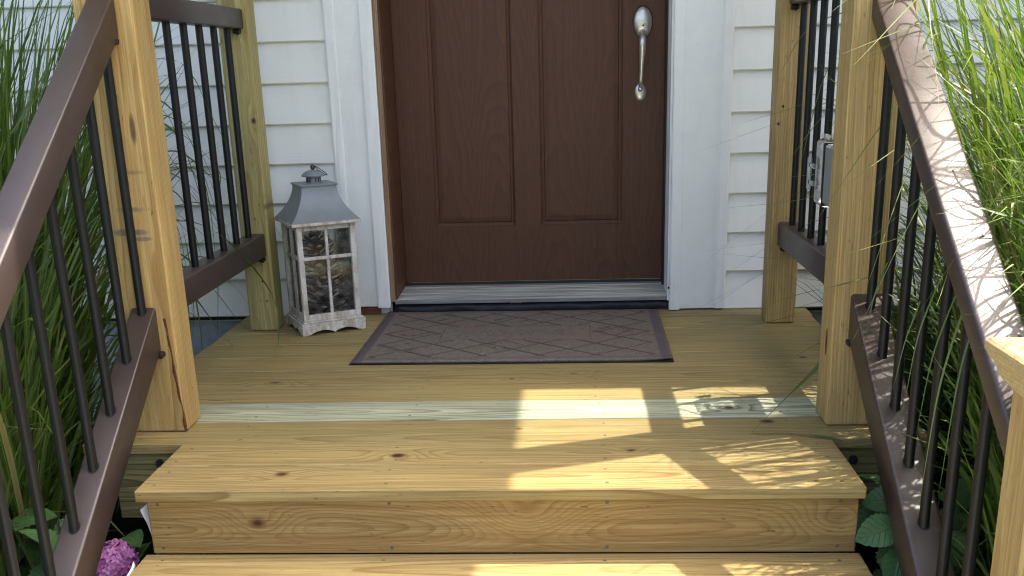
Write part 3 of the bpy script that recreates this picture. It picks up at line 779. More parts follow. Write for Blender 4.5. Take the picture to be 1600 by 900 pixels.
ecl = n.math('MAXIMUM', n.math('GREATER_THAN', ax, W2 - 0.006), n.math('GREATER_THAN', ay, D2 - 0.008))
col = n.mix(n.math('MULTIPLY', bord, 0.85), col, (0.085, 0.066, 0.086))
col = n.mix(n.math('MULTIPLY', rel, 0.78), col, (0.022, 0.017, 0.017))
pk_ = n.math('MULTIPLY', n.ramp(n.noise(vec, 7.0, 2.0), [(0.55, 0.0), (0.7, 1.0)]), 0.30)
col = n.mix(pk_, col, (0.20, 0.12, 0.115))
n.col(col); n.set(Roughness=0.95, Specular_IOR_Level=0.1)
n.bump(n.math('MULTIPLY_ADD', rel, -1.5, fine), 0.9, 0.0022)
M_MAT = n.m
a = -0.0129
mx, my = (-0.5637 + 0.3499) / 2, (0.6231 + 1.2461) / 2
mloc = (math.cos(a) * mx - math.sin(a) * my, math.sin(a) * mx + math.cos(a) * my, 0.0016)
mat_t = thing('doormat', 'worn taupe and purple doormat in front of the entry door', 'doormat', mloc, a)
MB().box(-W2, W2, -D2, D2, 0.0, 0.0035, 0.0005).build('rubber_backing', M_BLACK, mat_t)
gx, gy = 47, 33          # the pile: a slightly uneven pad with one lifted corner
pv = []; pf = []
for lay_ in (0, 1):
    for j in range(gy):
        for i in range(gx):
            uu, vv = i / (gx - 1), j / (gy - 1)
            edge = min(i, gx - 1 - i, j, gy - 1 - j)
            ins_ = 0.0015 if (lay_ and edge == 0) else 0.0
            px_ = (-W2 + 0.002) + (2 * W2 - 0.004) * uu; py_ = (-D2 + 0.003) + (2 * D2 - 0.005) * vv
            px_ -= math.copysign(ins_, px_); py_ -= math.copysign(ins_, py_)
            lift = 0.006 * max(0, (uu - 0.86) / 0.14) ** 2 * max(0, (0.2 - vv) / 0.2) ** 2 + 0.0035 * max(0, (0.12 - uu) / 0.12) ** 2 * max(0, (vv - 0.7) / 0.3) ** 2
            wave = 0.0012 * math.sin(px_ * 9 + py_ * 4) * math.sin(py_ * 11)
            pv.append((px_, py_, 0.0036 + (0.0062 + wave - (0.002 if edge == 0 else 0)) * lay_ + (lift if lay_ else lift * 0.9)))
        pass
G = gx * gy
for j in range(gy - 1):
    for i in range(gx - 1):
        q = j * gx + i
        pf.append((q, q + gx, q + gx + 1, q + 1)); pf.append((G + q, G + q + 1, G + q + gx + 1, G + q + gx))
for i in range(gx - 1):
    q = i; pf.append((q, q + 1, G + q + 1, G + q)); q = (gy - 1) * gx + i; pf.append((q + 1, q, G + q, G + q + 1))
for j in range(gy - 1):
    q = j * gx; pf.append((q + gx, q, G + q, G + q + gx)); q = j * gx + gx - 1; pf.append((q, q + gx, G + q + gx, G + q))
mesh_obj('pile', pv, pf, M_MAT, mat_t, True)

# ------------------------------------------------------------------ lantern
LS = 0.208
lan_c = Vector((-0.769, 0.963, 0)); TH = math.radians(29)
ex = Vector((math.cos(TH), math.sin(TH), 0)); ey = Vector((-math.sin(TH), math.cos(TH), 0))
lctr = lan_c + (ex + ey) * (LS / 2)
lan = thing('lantern', 'whitewashed wooden lantern with grey metal roof, filled with pine cones', 'lantern', (lctr.x, lctr.y, 0.0016), TH)
n = NT('whitewashed_wood')
x, y, z, vec = n.xyz()
f1 = n.noise(n.comb(n.math('MULTIPLY', x, 60.0), n.math('MULTIPLY', y, 60.0), n.math('MULTIPLY', z, 14.0)), 1.0, 5.0, 0.7)
f2 = n.noise(vec, 160.0, 4.0, 0.7)
col = n.mix(n.ramp(f1, [(0.42, 0.0), (0.62, 1.0)]), (0.64, 0.615, 0.55), (0.42, 0.36, 0.29))
col = n.mix(1.0, col, n.ramp(f2, [(0.3, 0.75), (0.7, 1.15)]), 'MULTIPLY')
n.col(col); n.set(Roughness=0.8, Specular_IOR_Level=0.2); n.bump(f1, 0.5, 0.0015)
M_WW = n.m
M_TIN = plain('grey_painted_tin', (0.21, 0.235, 0.245), 0.45, 0.15, 0.5, 0.08, 22)
H0, H1 = 0.036, 0.343
b = 0.094
for sx in (-1, 1):          # scalloped skirt boards
    for axis in (0, 1):
        pts = []
        N = 40
        for i in range(N + 1):
            t = -1 + 2 * i / N
            s = abs(t)
            if s > 0.80: zz = 0.0
            else:
                zz = 0.002 + 0.011 * abs(math.sin(math.pi * min(1.0, s / 0.74))) ** 0.7 * (1 if s < 0.74 else 0)
            pts.append((t * LS / 2, max(zz, 0.0)))
        m = MB(); rs = []
        for (t, zz) in pts:
            d0, d1 = LS / 2 - 0.012, LS / 2
            if axis == 0: rs.append([(t, sx * d0, zz), (t, sx * d1, zz), (t, sx * d1, H0), (t, sx * d0, H0)])
            else:
                t2_ = t * (LS / 2 - 0.0125) / (LS / 2)
                rs.append([(sx * d0, t2_, zz), (sx * d1, t2_, zz), (sx * d1, t2_, H0), (sx * d0, t2_, H0)])
        m.rings(rs).build('skirt_board', M_WW, lan)
MB().box(-0.0915, 0.0915, -0.0915, 0.0915, H0 - 0.012, H0 + 0.002).build('floor', M_WW, lan)
MB().box(-b - 0.004, b + 0.004, -b - 0.004, b + 0.004, H0 + 0.0005, H0 + 0.006, 0.001).build('base_moulding', M_WW, lan)
for sx in (-1, 1):
    for sy_ in (-1, 1):
        xx, yy = sx * (b - 0.0085), sy_ * (b - 0.0085)
        MB().box(xx - 0.0085, xx + 0.0085, yy - 0.0085, yy + 0.0085, H0 + 0.0062, H1, 0.0012).build('corner_post', M_WW, lan)
ZB = 0.240
for k in range(4):
    e = Matrix.Rotation(k * math.pi / 2, 3, 'Z')
    def fb(name, x0, x1, z0, z1, y0=-b + 0.002, y1=-b + 0.012, mat=M_WW, bev=0.001):
        m = MB().box(x0, x1, y0, y1, z0, z1, bev)
        m.v = [tuple(e @ Vector(p)) for p in m.v]
        return m.build(name, mat, lan)
    wi = b - 0.0173
    fb('top_bar', -wi, wi, H1 - 0.016, H1 - 0.0005)
    fb('bottom_bar', -wi, wi, H0 + 0.0064, H0 + 0.026)
    fb('cross_bar', -wi, wi, ZB - 0.005, ZB + 0.005)
    fb('mullion', -0.0045, 0.0045, H0 + 0.0262, ZB - 0.0053)
    fb('mullion', -0.0045, 0.0045, ZB + 0.0053, H1 - 0.0163)
    for (x0, x1) in ((-wi, -0.0002), (0.0002, wi)):
        for (z0, z1) in ((H0 + 0.02, ZB), (ZB + 0.0004, H1 - 0.01)):
            fb('pane', x0, x1, z0, z1, -b + 0.0122, -b + 0.0138, M_GLASS, 0)
MB().box(-0.110, 0.110, -0.110, 0.110, H1, H1 + 0.010, 0.0015).build('eave_board', M_WW, lan)
rs = []
for i in range(15):
    t = i / 14
    hw = 0.0555 + (0.109 - 0.0555) * (1 - t) ** 1.9
    zz = H1 + 0.0102 + 0.104 * t
    rs.append([(-hw, -hw, zz), (hw, -hw, zz), (hw, hw, zz), (-hw, hw, zz)])
lroof = autosmooth(MB().rings(rs).build('roof', M_TIN, lan), 35)
zt = H1 + 0.1145
MB().box(-0.060, 0.060, -0.060, 0.060, zt, zt + 0.006, 0.0015).build('top_plate', M_TIN, lroof)
m = MB(); nv = 24
m.rings([[(0.0235 * math.cos(2 * math.pi * k / nv), 0.0235 * math.sin(2 * math.pi * k / nv), zt + h) for k in range(nv)] for h in (0.006, 0.024)])
ch = autosmooth(m.build('chimney', M_TIN, lroof), 40)
for k in range(16):
    if k % 4 == 3: continue
    an = 2 * math.pi * k / 16
    e = Matrix.Rotation(an, 3, 'Z')
    mm = MB().box(0.0228, 0.0240, -0.0016, 0.0016, zt + 0.009, zt + 0.021)
    mm.v = [tuple(e @ Vector(p)) for p in mm.v]
    mm.build('vent_slot', M_BLACK, lroof)
m = MB(); rs = []
for r_, h in ((0.022, 0.024), (0.036, 0.026), (0.038, 0.0285), (0.032, 0.036), (0.022, 0.042), (0.010, 0.0455), (0.002, 0.0465)):
    rs.append([(r_ * math.cos(2 * math.pi * k / nv), r_ * math.sin(2 * math.pi * k / nv), zt + h) for k in range(nv)])
autosmooth(m.rings(rs).build('cap', M_TIN, lroof), 40)
M_RUST = plain('rusty_brown_metal', (0.10, 0.06, 0.045), 0.6, 0.4, 0.4, 0.5, 120)
m = MB(); rs = []
for k in range(9):
    ph = math.pi * k / 8; s = max(math.sin(ph), .03)
    rs.append([(0.008 * s * math.cos(2 * math.pi * j / 12), 0.008 * s * math.sin(2 * math.pi * j / 12), zt + 0.0535 - 0.008 * math.cos(ph)) for j in range(12)])
m.rings(rs).build('finial', M_RUST, lroof, True)
pts = []
for k in range(25):
    a_ = 2 * math.pi * k / 24
    u = 0.021 * (1 - math.cos(a_)); v_ = 0.014 * math.sin(a_)
    pts.append((0.006 + u * 0.80, -0.006 - u * 0.30 + v_ * 0.35, zt + 0.055 - u * 0.62 + v_ * 0.9 * 0.35))
autosmooth(MB().tube(pts, 0.0013, 8, False).build('ring_handle', M_BLACK, lroof), 60)

# pine cones
n = NT('pine_cone_scale')
at = n.node('ShaderNodeAttribute'); at.attribute_name = 'rnd'
x, y, z, vec = n.xyz()
f = n.noise(vec, 90.0, 4.0, 0.7)
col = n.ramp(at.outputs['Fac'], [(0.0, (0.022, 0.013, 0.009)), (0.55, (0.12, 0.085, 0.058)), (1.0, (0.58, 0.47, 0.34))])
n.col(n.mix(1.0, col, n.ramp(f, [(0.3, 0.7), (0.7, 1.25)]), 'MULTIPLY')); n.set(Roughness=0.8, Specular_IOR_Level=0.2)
M_CONE = n.m
def cone_mesh(seed):
    r_ = random.Random(seed); v = []; f = []; rn = []
    Lc, Rc = 0.120, 0.074
    N = 54; ga = math.pi * (3 - math.sqrt(5))
    for i in range(N):
        t = (i + 0.5) / N
        zz = -Lc / 2 + Lc * t
        rad = Rc * (math.sin(math.pi * min(1, t * 0.86 + 0.14)) ** 0.75)
        an = i * ga
        er = Vector((math.cos(an), math.sin(an), 0)); et = Vector((-math.sin(an), math.cos(an), 0)); ez = Vector((0, 0, 1))
        tilt = 0.05 + 0.75 * t
        d = (er * math.cos(tilt) + ez * math.sin(tilt)).normalized()
        nn = (ez * math.cos(tilt) - er * math.sin(tilt)).normalized()
        Ls = rad * (0.95 + r_.uniform(-.06, .06)); wd = 0.0080 + 0.115 * rad
        b0 = Vector((0, 0, zz - 0.012)) + er * 0.004
        tip = b0 + d * Ls
        k = len(v)
        sc = [(b0 - et * 0.003, .0), (b0 + et * 0.003, .0),
              (b0 + d * Ls * 0.7 - et * wd + nn * 0.001, .35), (b0 + d * Ls * 0.72 + nn * 0.0045, .45), (b0 + d * Ls * 0.7 + et * wd + nn * 0.001, .35),
              (tip - et * wd * 0.72 + nn * 0.003, .9), (tip + d * 0.004 + nn * 0.0070, 1.0), (tip + et * wd * 0.72 + nn * 0.003, .9),
              (tip - nn * 0.003, .6)]
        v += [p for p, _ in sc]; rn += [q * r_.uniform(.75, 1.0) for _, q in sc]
        f += [(k, k + 1, k + 3), (k, k + 3, k + 2), (k + 1, k + 4, k + 3), (k + 2, k + 3, k + 6, k + 5), (k + 3, k + 4, k + 7, k + 6), (k + 5, k + 6, k + 8), (k + 6, k + 7, k + 8), (k + 2, k + 5, k + 8), (k + 4, k + 8, k + 7), (k, k + 2, k + 8), (k + 1, k + 8, k + 4), (k, k + 8, k + 1)]
    me = bpy.data.meshes.new('pine_cone'); me.from_pydata([tuple(p) for p in v], [], f)
    at = me.attributes.new('rnd', 'FLOAT', 'POINT'); at.data.foreach_set('value', rn)
    me.materials.append(M_CONE)
    return me
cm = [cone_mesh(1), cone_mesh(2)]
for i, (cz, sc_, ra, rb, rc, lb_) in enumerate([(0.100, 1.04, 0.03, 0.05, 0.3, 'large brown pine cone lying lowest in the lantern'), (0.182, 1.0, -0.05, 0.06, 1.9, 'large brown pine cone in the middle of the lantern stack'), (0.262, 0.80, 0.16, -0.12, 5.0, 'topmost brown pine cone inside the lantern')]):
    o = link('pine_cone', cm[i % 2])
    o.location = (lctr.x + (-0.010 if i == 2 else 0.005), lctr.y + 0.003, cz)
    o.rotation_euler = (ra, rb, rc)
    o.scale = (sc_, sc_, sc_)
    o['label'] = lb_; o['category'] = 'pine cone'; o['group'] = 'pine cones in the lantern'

# ------------------------------------------------------------------ outlet box on the right post
M_GREY = plain('grey_plastic_box', (0.20, 0.21, 0.22), 0.5)
ob = thing('outlet_box', 'grey outlet box with clear weather cover behind the right front post', 'outlet box', (0.700, 0.186, 0.46))
MB().box(-0.047, 0.047, 0.0, 0.094, 0.012, 0.148, 0.006).build('back_box', M_GREY, ob)
MB().box(-0.0485, 0.0485, 0.0945, 0.0985, 0.008, 0.152, 0.001).build('gasket', M_BLACK, ob)
cv = MB(); rs = []
for d, yv in ((0.0, 0.099), (0.0, 0.165), (0.004, 0.180), (0.012, 0.190), (0.025, 0.195)):
    x0, x1, z0, z1 = -0.049 + d, 0.049 - d, 0.004 + d, 0.156 - d
    r0 = 0.012; ring = []
    for cx_, cz_, a0_ in ((x1 - r0, z1 - r0, 0), (x0 + r0, z1 - r0, 90), (x0 + r0, z0 + r0, 180), (x1 - r0, z0 + r0, 270)):
        for k in range(4):
            q = math.radians(a0_ + 30 * k); ring.append((cx_ + r0 * math.cos(q), yv, cz_ + r0 * math.sin(q)))
    rs.append(ring)
autosmooth(cv.rings(rs).build('clear_cover', M_CLEAR, ob), 40)
for zz in (0.052, 0.092): MB().box(-0.056, -0.0495, 0.16, 0.205, zz - 0.006, zz + 0.006, 0.002).build('latch', M_CLEAR, ob)
MB().box(-0.058, -0.050, 0.198, 0.214, 0.034, 0.110, 0.002).build('latch', M_CLEAR, ob)
for xx in (-0.036, -0.012, 0.012, 0.036): MB().tube([(xx, 0.11, 0.162), (xx, 0.16, 0.162)], 0.0058, 10).build('hinge', M_CLEAR, ob)
MB().box(-0.030, 0.030, 0.0986, 0.106, 0.035, 0.125, 0.002).build('socket', plain('white_socket', (0.6, 0.6, 0.58), .5), ob)

# ------------------------------------------------------------------ plastic edging scraps beside the steps
M_WP = plain('white_plastic_sheet', (0.78, 0.79, 0.82), 0.35, 0, 0.5, 0.08, 40)
def scrap(label, pts, wv, loc):
    t = MB(); rs = []
    for p in pts:
        p = Vector(p); q = p + Vector(wv)
        rs.append([p, q, q + Vector((0.0012, -0.0008, 0)), p + Vector((0.0012, -0.0008, 0))])
    o = t.rings(rs).build('plastic_edging', M_WP, None, True)
    o.data.transform(Matrix.Translation(-Vector(loc))); o.location = loc
    o['label'] = label; o['category'] = 'plastic edging'; o['group'] = 'white plastic scraps by the steps'
scrap('curled white plastic strip beside the left end of the riser', [(-0.829, -0.225, -0.062), (-0.826, -0.2262, -0.072), (-0.818, -0.227, -0.090), (-0.812, -0.2275, -0.115), (-0.807, -0.228, -0.150), (-0.806, -0.228, -0.17)], (0.004, 0.05, 0.0), (-0.815, -0.22, -0.17))
scrap('white plastic scrap poking up beside the lower left tread', [(-0.832, -0.285, -0.150), (-0.830, -0.300, -0.156), (-0.836, -0.325, -0.17), (-0.845, -0.36, -0.19), (-0.85, -0.40, -0.21)], (0.002, 0.004, -0.014), (-0.84, -0.33, -0.22))

# ------------------------------------------------------------------ grasses
def blades(n, cx, cy, z0, rad, hmin, hmax, wmin, wmax, lean, droop, seed, bias=(0, 0), rlo=0.0, rhi=0.8, seg=9):
    g = np.random.default_rng(seed)
    az = g.uniform(0, 2 * np.pi, n)
    rr = rad * np.sqrt(g.uniform(0, 1, n))
    pa = g.uniform(0, 2 * np.pi, n)
    bx = cx + rr * np.cos(pa); by = cy + rr * np.sin(pa)
    dx = np.cos(az) + 0.8 * np.cos(pa) + bias[0]; dy = np.sin(az) + 0.8 * np.sin(pa) + bias[1]
    dn = np.hypot(dx, dy) + 1e-6; dx /= dn; dy /= dn
    L = g.uniform(hmin, hmax, n); W = g.uniform(wmin, wmax, n)
    th0 = np.abs(g.normal(0.06, lean, n)); bend = np.abs(g.normal(droop, droop * 0.55, n))
    pw = g.uniform(1.6, 2.8, n)
    tw = g.uniform(-0.7, 0.7, n); tw2 = g.uniform(-1.3, 1.3, n)
    sidew = g.normal(0, 0.10, n)
    t = np.linspace(0, 1, seg)
    pos = np.zeros((n, seg, 3)); cur = np.stack([bx, by, np.full(n, z0)], 1); pos[:, 0] = cur
    for i in range(1, seg):
        tm = (t[i] + t[i - 1]) / 2
        an = th0 + bend * tm ** pw
        st = L / (seg - 1)
        hx = dx - dy * sidew * tm * 2; hy = dy + dx * sidew * tm * 2
        cur = cur + np.stack([np.sin(an) * hx * st, np.sin(an) * hy * st, np.cos(an) * st], 1)
        pos[:, i] = cur
    prof = np.minimum(1.0, 0.55 + 1.5 * t) * np.clip((1 - t) * 2.6, 0, 1) ** 0.8 + 0.03
    ang = np.arctan2(dy, dx)[:, None] + np.pi / 2 + tw[:, None] + tw2[:, None] * t[None]
    sv = np.stack([np.cos(ang), np.sin(ang), 0.25 * np.sin(ang * 3)], 2) * (W[:, None] * prof[None] * 0.5)[..., None]
    va = pos - sv; vb = pos + sv
    V = np.stack([va, vb], 2).reshape(-1, 3)
    base = (np.arange(n) * seg * 2)[:, None] + (np.arange(seg - 1) * 2)[None]
    F = np.stack([base, base + 1, base + 3, base + 2], 2).reshape(-1, 4)
    rr_ = g.uniform(rlo, rhi, n); rr_[g.uniform(0, 1, n) < 0.05] = 0.97
    rnd = np.repeat(rr_, seg * 2)
    return V, F, rnd
def blade_mesh(name, V, F, rnd, mat, keep=None):
    me = bpy.data.meshes.new(name)
    me.vertices.add(len(V)); me.vertices.foreach_set('co', V.astype(np.float32).ravel())
    me.loops.add(F.size); me.loops.foreach_set('vertex_index', F.astype(np.int32).ravel())
    me.polygons.add(len(F)); me.polygons.foreach_set('loop_start', np.arange(0, F.size, 4, dtype=np.int32))
    at = me.attributes.new('rnd', 'FLOAT', 'POINT'); at.data.foreach_set('value', rnd.astype(np.float32))
    uv = me.uv_layers.new(name='UVMap')
    u = np.tile(np.array([0, 0, 1, 0, 1, 1, 0, 1], np.float32), len(F)); uv.data.foreach_set('uv', u)
    me.update(calc_edges=True); me.validate()
    me.polygons.foreach_set('use_smooth', [True] * len(F))
    me.materials.append(mat)
    return me
def cull(V, F, rnd, seg=9):
    """drop blades that would cut through the porch, the wall or the railings"""
    n = len(V) // (seg * 2)
    P = V.reshape(n, seg * 2, 3)
    x, y, z = P[..., 0], P[..., 1], P[..., 2]
    bad = ((y > YW - 0.02))
    bad |= (x > -1.05) & (x < 0.865) & (y > -0.02) & (y < 1.3) & (z < 0.02)
    bad |= (x > -0.83) & (x < 0.66) & (y < 0.0) & (z < 0.05)
    bad |= (x > -0.97) & (x < -0.82) & (y < 0.2) & (y > 0.05)
    bad |= (x > 0.64) & (x < 0.78) & (y < 0.2) & (y > 0.05)
    bad |= (x > -0.90) & (x < 0.67)
    ok = ~bad.any(1)
    idx = np.where(ok)[0]
    V2 = P[idx].reshape(-1, 3); r2 = rnd.reshape(n, -1)[idx].ravel()
    base = (np.arange(len(idx)) * seg * 2)[:, None] + (np.arange(seg - 1) * 2)[None]
    return V2, np.stack([base, base + 1, base + 3, base + 2], 2).reshape(-1, 4), r2
def grass(label, cx, cy, parts):
    t = thing('ornamental_grass', label, 'ornamental grass', (cx, cy, -0.5), 0, 'ornamental grasses beside the porch')
    Vs, Fs, Rs = [], [], []; k = 0
    for kw in parts:
        V, F, r = cull(*blades(cx=cx, cy=cy, z0=-0.48, **kw))
        Vs.append(V); Fs.append(F + k); Rs.append(r); k += len(V)
    V = np.concatenate(Vs) - np.array([cx, cy, -0.5])
    o = link('blades', blade_mesh('blades', V, np.concatenate(Fs), np.concatenate(Rs), M_BLADE), None, t)
    o['kind'] = 'stuff'
    return t
GL = grass('tall ornamental grass clump left of the porch against the siding', -1.52, 0.42, [
    dict(n=1500, rad=0.20, hmin=1.0, hmax=1.75, wmin=0.007, wmax=0.015, lean=0.16, droop=0.9, seed=1, rlo=0.1, rhi=0.75),
    dict(n=500, rad=0.22, hmin=0.5, hmax=1.1, wmin=0.007, wmax=0.015, lean=0.35, droop=1.3, seed=2, rlo=0.1, rhi=0.85)])
GL2 = grass('tall ornamental grass clump behind the left stair railing', -1.30, -0.12, [
    dict(n=1100, rad=0.16, hmin=0.6, hmax=1.35, wmin=0.007, wmax=0.015, lean=0.14, droop=0.8, seed=3, bias=(-0.5, 0.1), rlo=0.1, rhi=0.75),
    dict(n=420, rad=0.18, hmin=0.35, hmax=0.9, wmin=0.007, wmax=0.015, lean=0.4, droop=1.5, seed=4, rlo=0.1, rhi=0.8)])
GR = grass('sunlit ornamental grass clump right of the porch', 1.50, 0.20, [
    dict(n=3500, rad=0.32, hmin=0.9, hmax=1.68, wmin=0.007, wmax=0.015, lean=0.17, droop=0.95, seed=5, rlo=0.1, rhi=0.75),
    dict(n=1300, rad=0.32, hmin=0.5, hmax=1.2, wmin=0.007, wmax=0.015, lean=0.34, droop=1.4, seed=6, rlo=0.1, rhi=0.75)])
GR2 = grass('ornamental grass clump arching over the right stair railing', 1.08, -0.36, [
    dict(n=1100, rad=0.16, hmin=0.7, hmax=1.45, wmin=0.006, wmax=0.013, lean=0.2, droop=1.0, seed=7, bias=(-0.35, 0.0), rlo=0.1, rhi=0.9),
    dict(n=300, rad=0.16, hmin=0.3, hmax=0.9, wmin=0.007, wmax=0.015, lean=0.4, droop=1.5, seed=8, rlo=0.1, rhi=0.9)])

GR3 = grass('low shaded ornamental grass between the right side of the porch and the wall', 1.22, 0.78, [
    dict(n=900, rad=0.22, hmin=0.35, hmax=0.95, wmin=0.007, wmax=0.014, lean=0.3, droop=1.2, seed=9, rlo=0.0, rhi=0.6),
    dict(n=350, rad=0.30, hmin=0.3, hmax=0.7, wmin=0.007, wmax=0.014, lean=0.5, droop=1.5, seed=10, rlo=0.0, rhi=0.7)])
def arches(root, n, seed, bx, by, pk, ph, tx, drop, w, rlo, rhi, seg=10, ydrift=0.12):
    """many arching blades: base, peak beside the railing, tip hanging over it; joined into one part"""
    g = np.random.default_rng(seed)
    u = lambda r: g.uniform(r[0], r[1], n)
    y0 = u(by); P0 = np.stack([u(bx), y0, np.full(n, -0.45)], 1)
    yk = y0 + g.normal(0, ydrift, n); zk = u(ph); P1 = np.stack([u(pk), yk, ph_fun(yk) + zk], 1) if callable(ph_fun) else np.stack([u(pk), yk, zk], 1)
    P2 = np.stack([u(tx), yk + g.normal(-0.03, ydrift, n), P1[:, 2] - u(drop)], 1)
    C0 = P0 * 0.45 + P1 * 0.55; C0[:, 2] = P1[:, 2] * 0.75 - 0.1
    C1 = P1 * 2 - (C0 + P2) / 2; C1[:, 2] = P1[:, 2] + 0.06
    t = np.linspace(0, 1, seg)[None, :, None]
    Q = [p[:, None] for p in (P0, C0, C1, P2)]
    pos = Q[0] * (1 - t) ** 3 + 3 * Q[1] * t * (1 - t) ** 2 + 3 * Q[2] * t * t * (1 - t) + Q[3] * t ** 3
    tt = np.linspace(0, 1, seg)
    d = P2 - P0; ang = np.arctan2(d[:, 1], d[:, 0])[:, None] + np.pi / 2 + g.uniform(-.6, .6, n)[:, None] + g.uniform(-.6, .6, n)[:, None] * tt
    W = u(w)[:, None] * (np.clip((1 - tt) * 2.2, 0, 1) ** 0.8 + 0.04)[None] * 0.5
    sv = np.stack([np.cos(ang), np.sin(ang), 0.3 * np.sin(3 * ang)], 2) * W[..., None]
    V = np.stack([pos - sv, pos + sv], 2).reshape(-1, 3) - np.array(root.location)
    base = (np.arange(n) * seg * 2)[:, None] + (np.arange(seg - 1) * 2)[None]
    F = np.stack([base, base + 1, base + 3, base + 2], 2).reshape(-1, 4)
    o = link('arching_blades', blade_mesh('arching_blades', V, F, np.repeat(u((rlo, rhi)), seg * 2), M_BLADE), None, root)
    o['kind'] = 'stuff'
    return o
ph_fun = lambda y: np.clip(0.861 + 0.741 * y, 0.30, 0.95)
arches(GR2, 120, 21, (0.95, 1.15), (-0.85, -0.36), (0.82, 0.93), (0.02, 0.20), (0.70, 0.84), (0.01, 0.14), (0.008, 0.015), 0.2, 0.92)
arches(GR2, 40, 23, (0.95, 1.15), (-0.80, -0.36), (0.78, 0.86), (0.03, 0.12), (0.63, 0.74), (-0.01, 0.04), (0.006, 0.012), 0.3, 0.92)
arches(GR, 9, 24, (1.0, 1.2), (-0.10, 0.10), (0.78, 0.86), (0.03, 0.12), (0.62, 0.74), (-0.01, 0.10), (0.006, 0.011), 0.3, 0.92)
arches(GR, 14, 22, (1.0, 1.25), (-0.12, 0.20), (0.82, 0.92), (0.02, 0.16), (0.70, 0.86), (0.01, 0.12), (0.006, 0.012), 0.2, 0.92)

def spline(pts, n=14):
    P = [Vector(p) for p in pts]; P = [P[0] * 2 - P[1]] + P + [P[-1] * 2 - P[-2]]
    out = []
    for i in range(1, len(P) - 2):
        for k in range(n):
            t = k / n
            a, b_, c, d = P[i - 1], P[i], P[i + 1], P[i + 2]
            out.append(0.5 * ((2 * b_) + (c - a) * t + (2 * a - 5 * b_ + 4 * c - d) * t * t + (3 * b_ - a - 3 * c + d) * t ** 3))
    out.append(P[-2]); return out
def blade(root, pts, w, rnd=0.3, side=None):
    S_ = spline(pts, 7); V = []; n_ = len(S_)
    for i, p in enumerate(S_):
        d = (S_[min(i + 1, n_ - 1)] - S_[max(i - 1, 0)]).normalized()
        s = d.cross(Vector((0, 0, 1))); s = s.normalized() if s.length > 1e-3 else Vector((1, 0, 0))
        s = (s + Vector((0, 0, 0.5)) * math.sin(i * .3)).normalized()
        t = i / (n_ - 1)
        ww = w * 0.5 * min(1.0, (1 - t) * 2.2 + 0.06)
        V += [p - s * ww, p + s * ww]
    F = np.array([(2 * i, 2 * i + 1, 2 * i + 3, 2 * i + 2) for i in range(n_ - 1)])
    A = np.array([tuple(v) for v in V]) - np.array(root.location)
    return link('blade', blade_mesh('blade', A, F, np.full(len(A), rnd), M_BLADE), None, root)
# long blades that stray over the deck and the railings
blade(GL, [(-1.35, 0.45, 0.45), (-1.15, 0.52, 0.80), (-0.97, 0.60, 0.84), (-0.93, 0.682, 0.797), (-0.90, 0.711, 0.693), (-0.845, 0.79, 0.50)], 0.005, 0.2)
blade(GL, [(-1.40, 0.60, 0.10), (-1.15, 0.72, 0.50), (-0.97, 0.86, 0.52), (-0.88, 0.93, 0.43), (-0.799, 0.93, 0.323), (-0.733, 0.90, 0.147)], 0.006, 0.15)
blade(GL, [(-1.38, 0.55, 0.0), (-1.15, 0.60, 0.36), (-1.0, 0.62, 0.42), (-0.90, 0.70, 0.36), (-0.83, 0.86, 0.17), (-0.80, 0.80, 0.05), (-0.80, 0.72, 0.006)], 0.006, 0.15)
blade(GL, [(-1.30, 0.30, -0.1), (-1.05, 0.26, 0.10), (-0.93, 0.24, 0.08), (-0.853, 0.235, 0.035), (-0.80, 0.29, 0.008), (-0.745, 0.268, 0.006)], 0.007, 0.1)
for k in range(26):
    g_ = rng
    y0 = g_.uniform(0.35, 0.95); h = g_.uniform(0.15, 0.75)
    blade(GL, [(-1.42, y0 - 0.1, -0.1), (-1.25, y0, h * 0.8), (-1.12, y0 + 0.05, h), (-1.0, y0 + g_.uniform(-.05, .12), h - g_.uniform(0.0, .12)), (-0.95 + g_.uniform(-.03, .05), y0 + g_.uniform(-.05, .15), h - g_.uniform(.15, .4))], g_.uniform(.005, .010), g_.uniform(0, .3))  # kept to the dark greens, so the shade is in the blade colour
for k in range(7):
    y0 = rng.uniform(0.75, 1.15)
    blade(GL, [(-1.30, y0 - 0.2, -0.45), (-1.2, y0 - 0.1, -0.1), (-1.13 + rng.uniform(-.05, .05), y0, rng.uniform(.1, .4)), (-1.08, y0, rng.uniform(.05, .2)), (-1.05 + rng.uniform(-.04, .0), y0 - 0.05, rng.uniform(-.15, .05))], rng.uniform(.004, .007), rng.uniform(0, .2))
blade(GR, [(1.10, 0.20, 0.05), (0.92, 0.24, 0.24), (0.80, 0.25, 0.22), (0.70, 0.225, 0.150), (0.634, 0.19, 0.094), (0.558, 0.12, 0.051), (0.472, 0.031, 0.006)], 0.011, 0.1)
blade(GR, [(0.472, 0.031, 0.006), (0.556, 0.027, 0.005), (0.637, -0.01, 0.004), (0.66, -0.02, 0.001)], 0.007, 0.1)
blade(GR, [(1.05, 0.02, 0.0), (0.90, 0.05, 0.33), (0.78, 0.055, 0.36), (0.70, 0.05, 0.345), (0.645, 0.07, 0.325), (0.60, 0.2, 0.28), (0.516, 0.3, 0.225)], 0.007, 0.55)
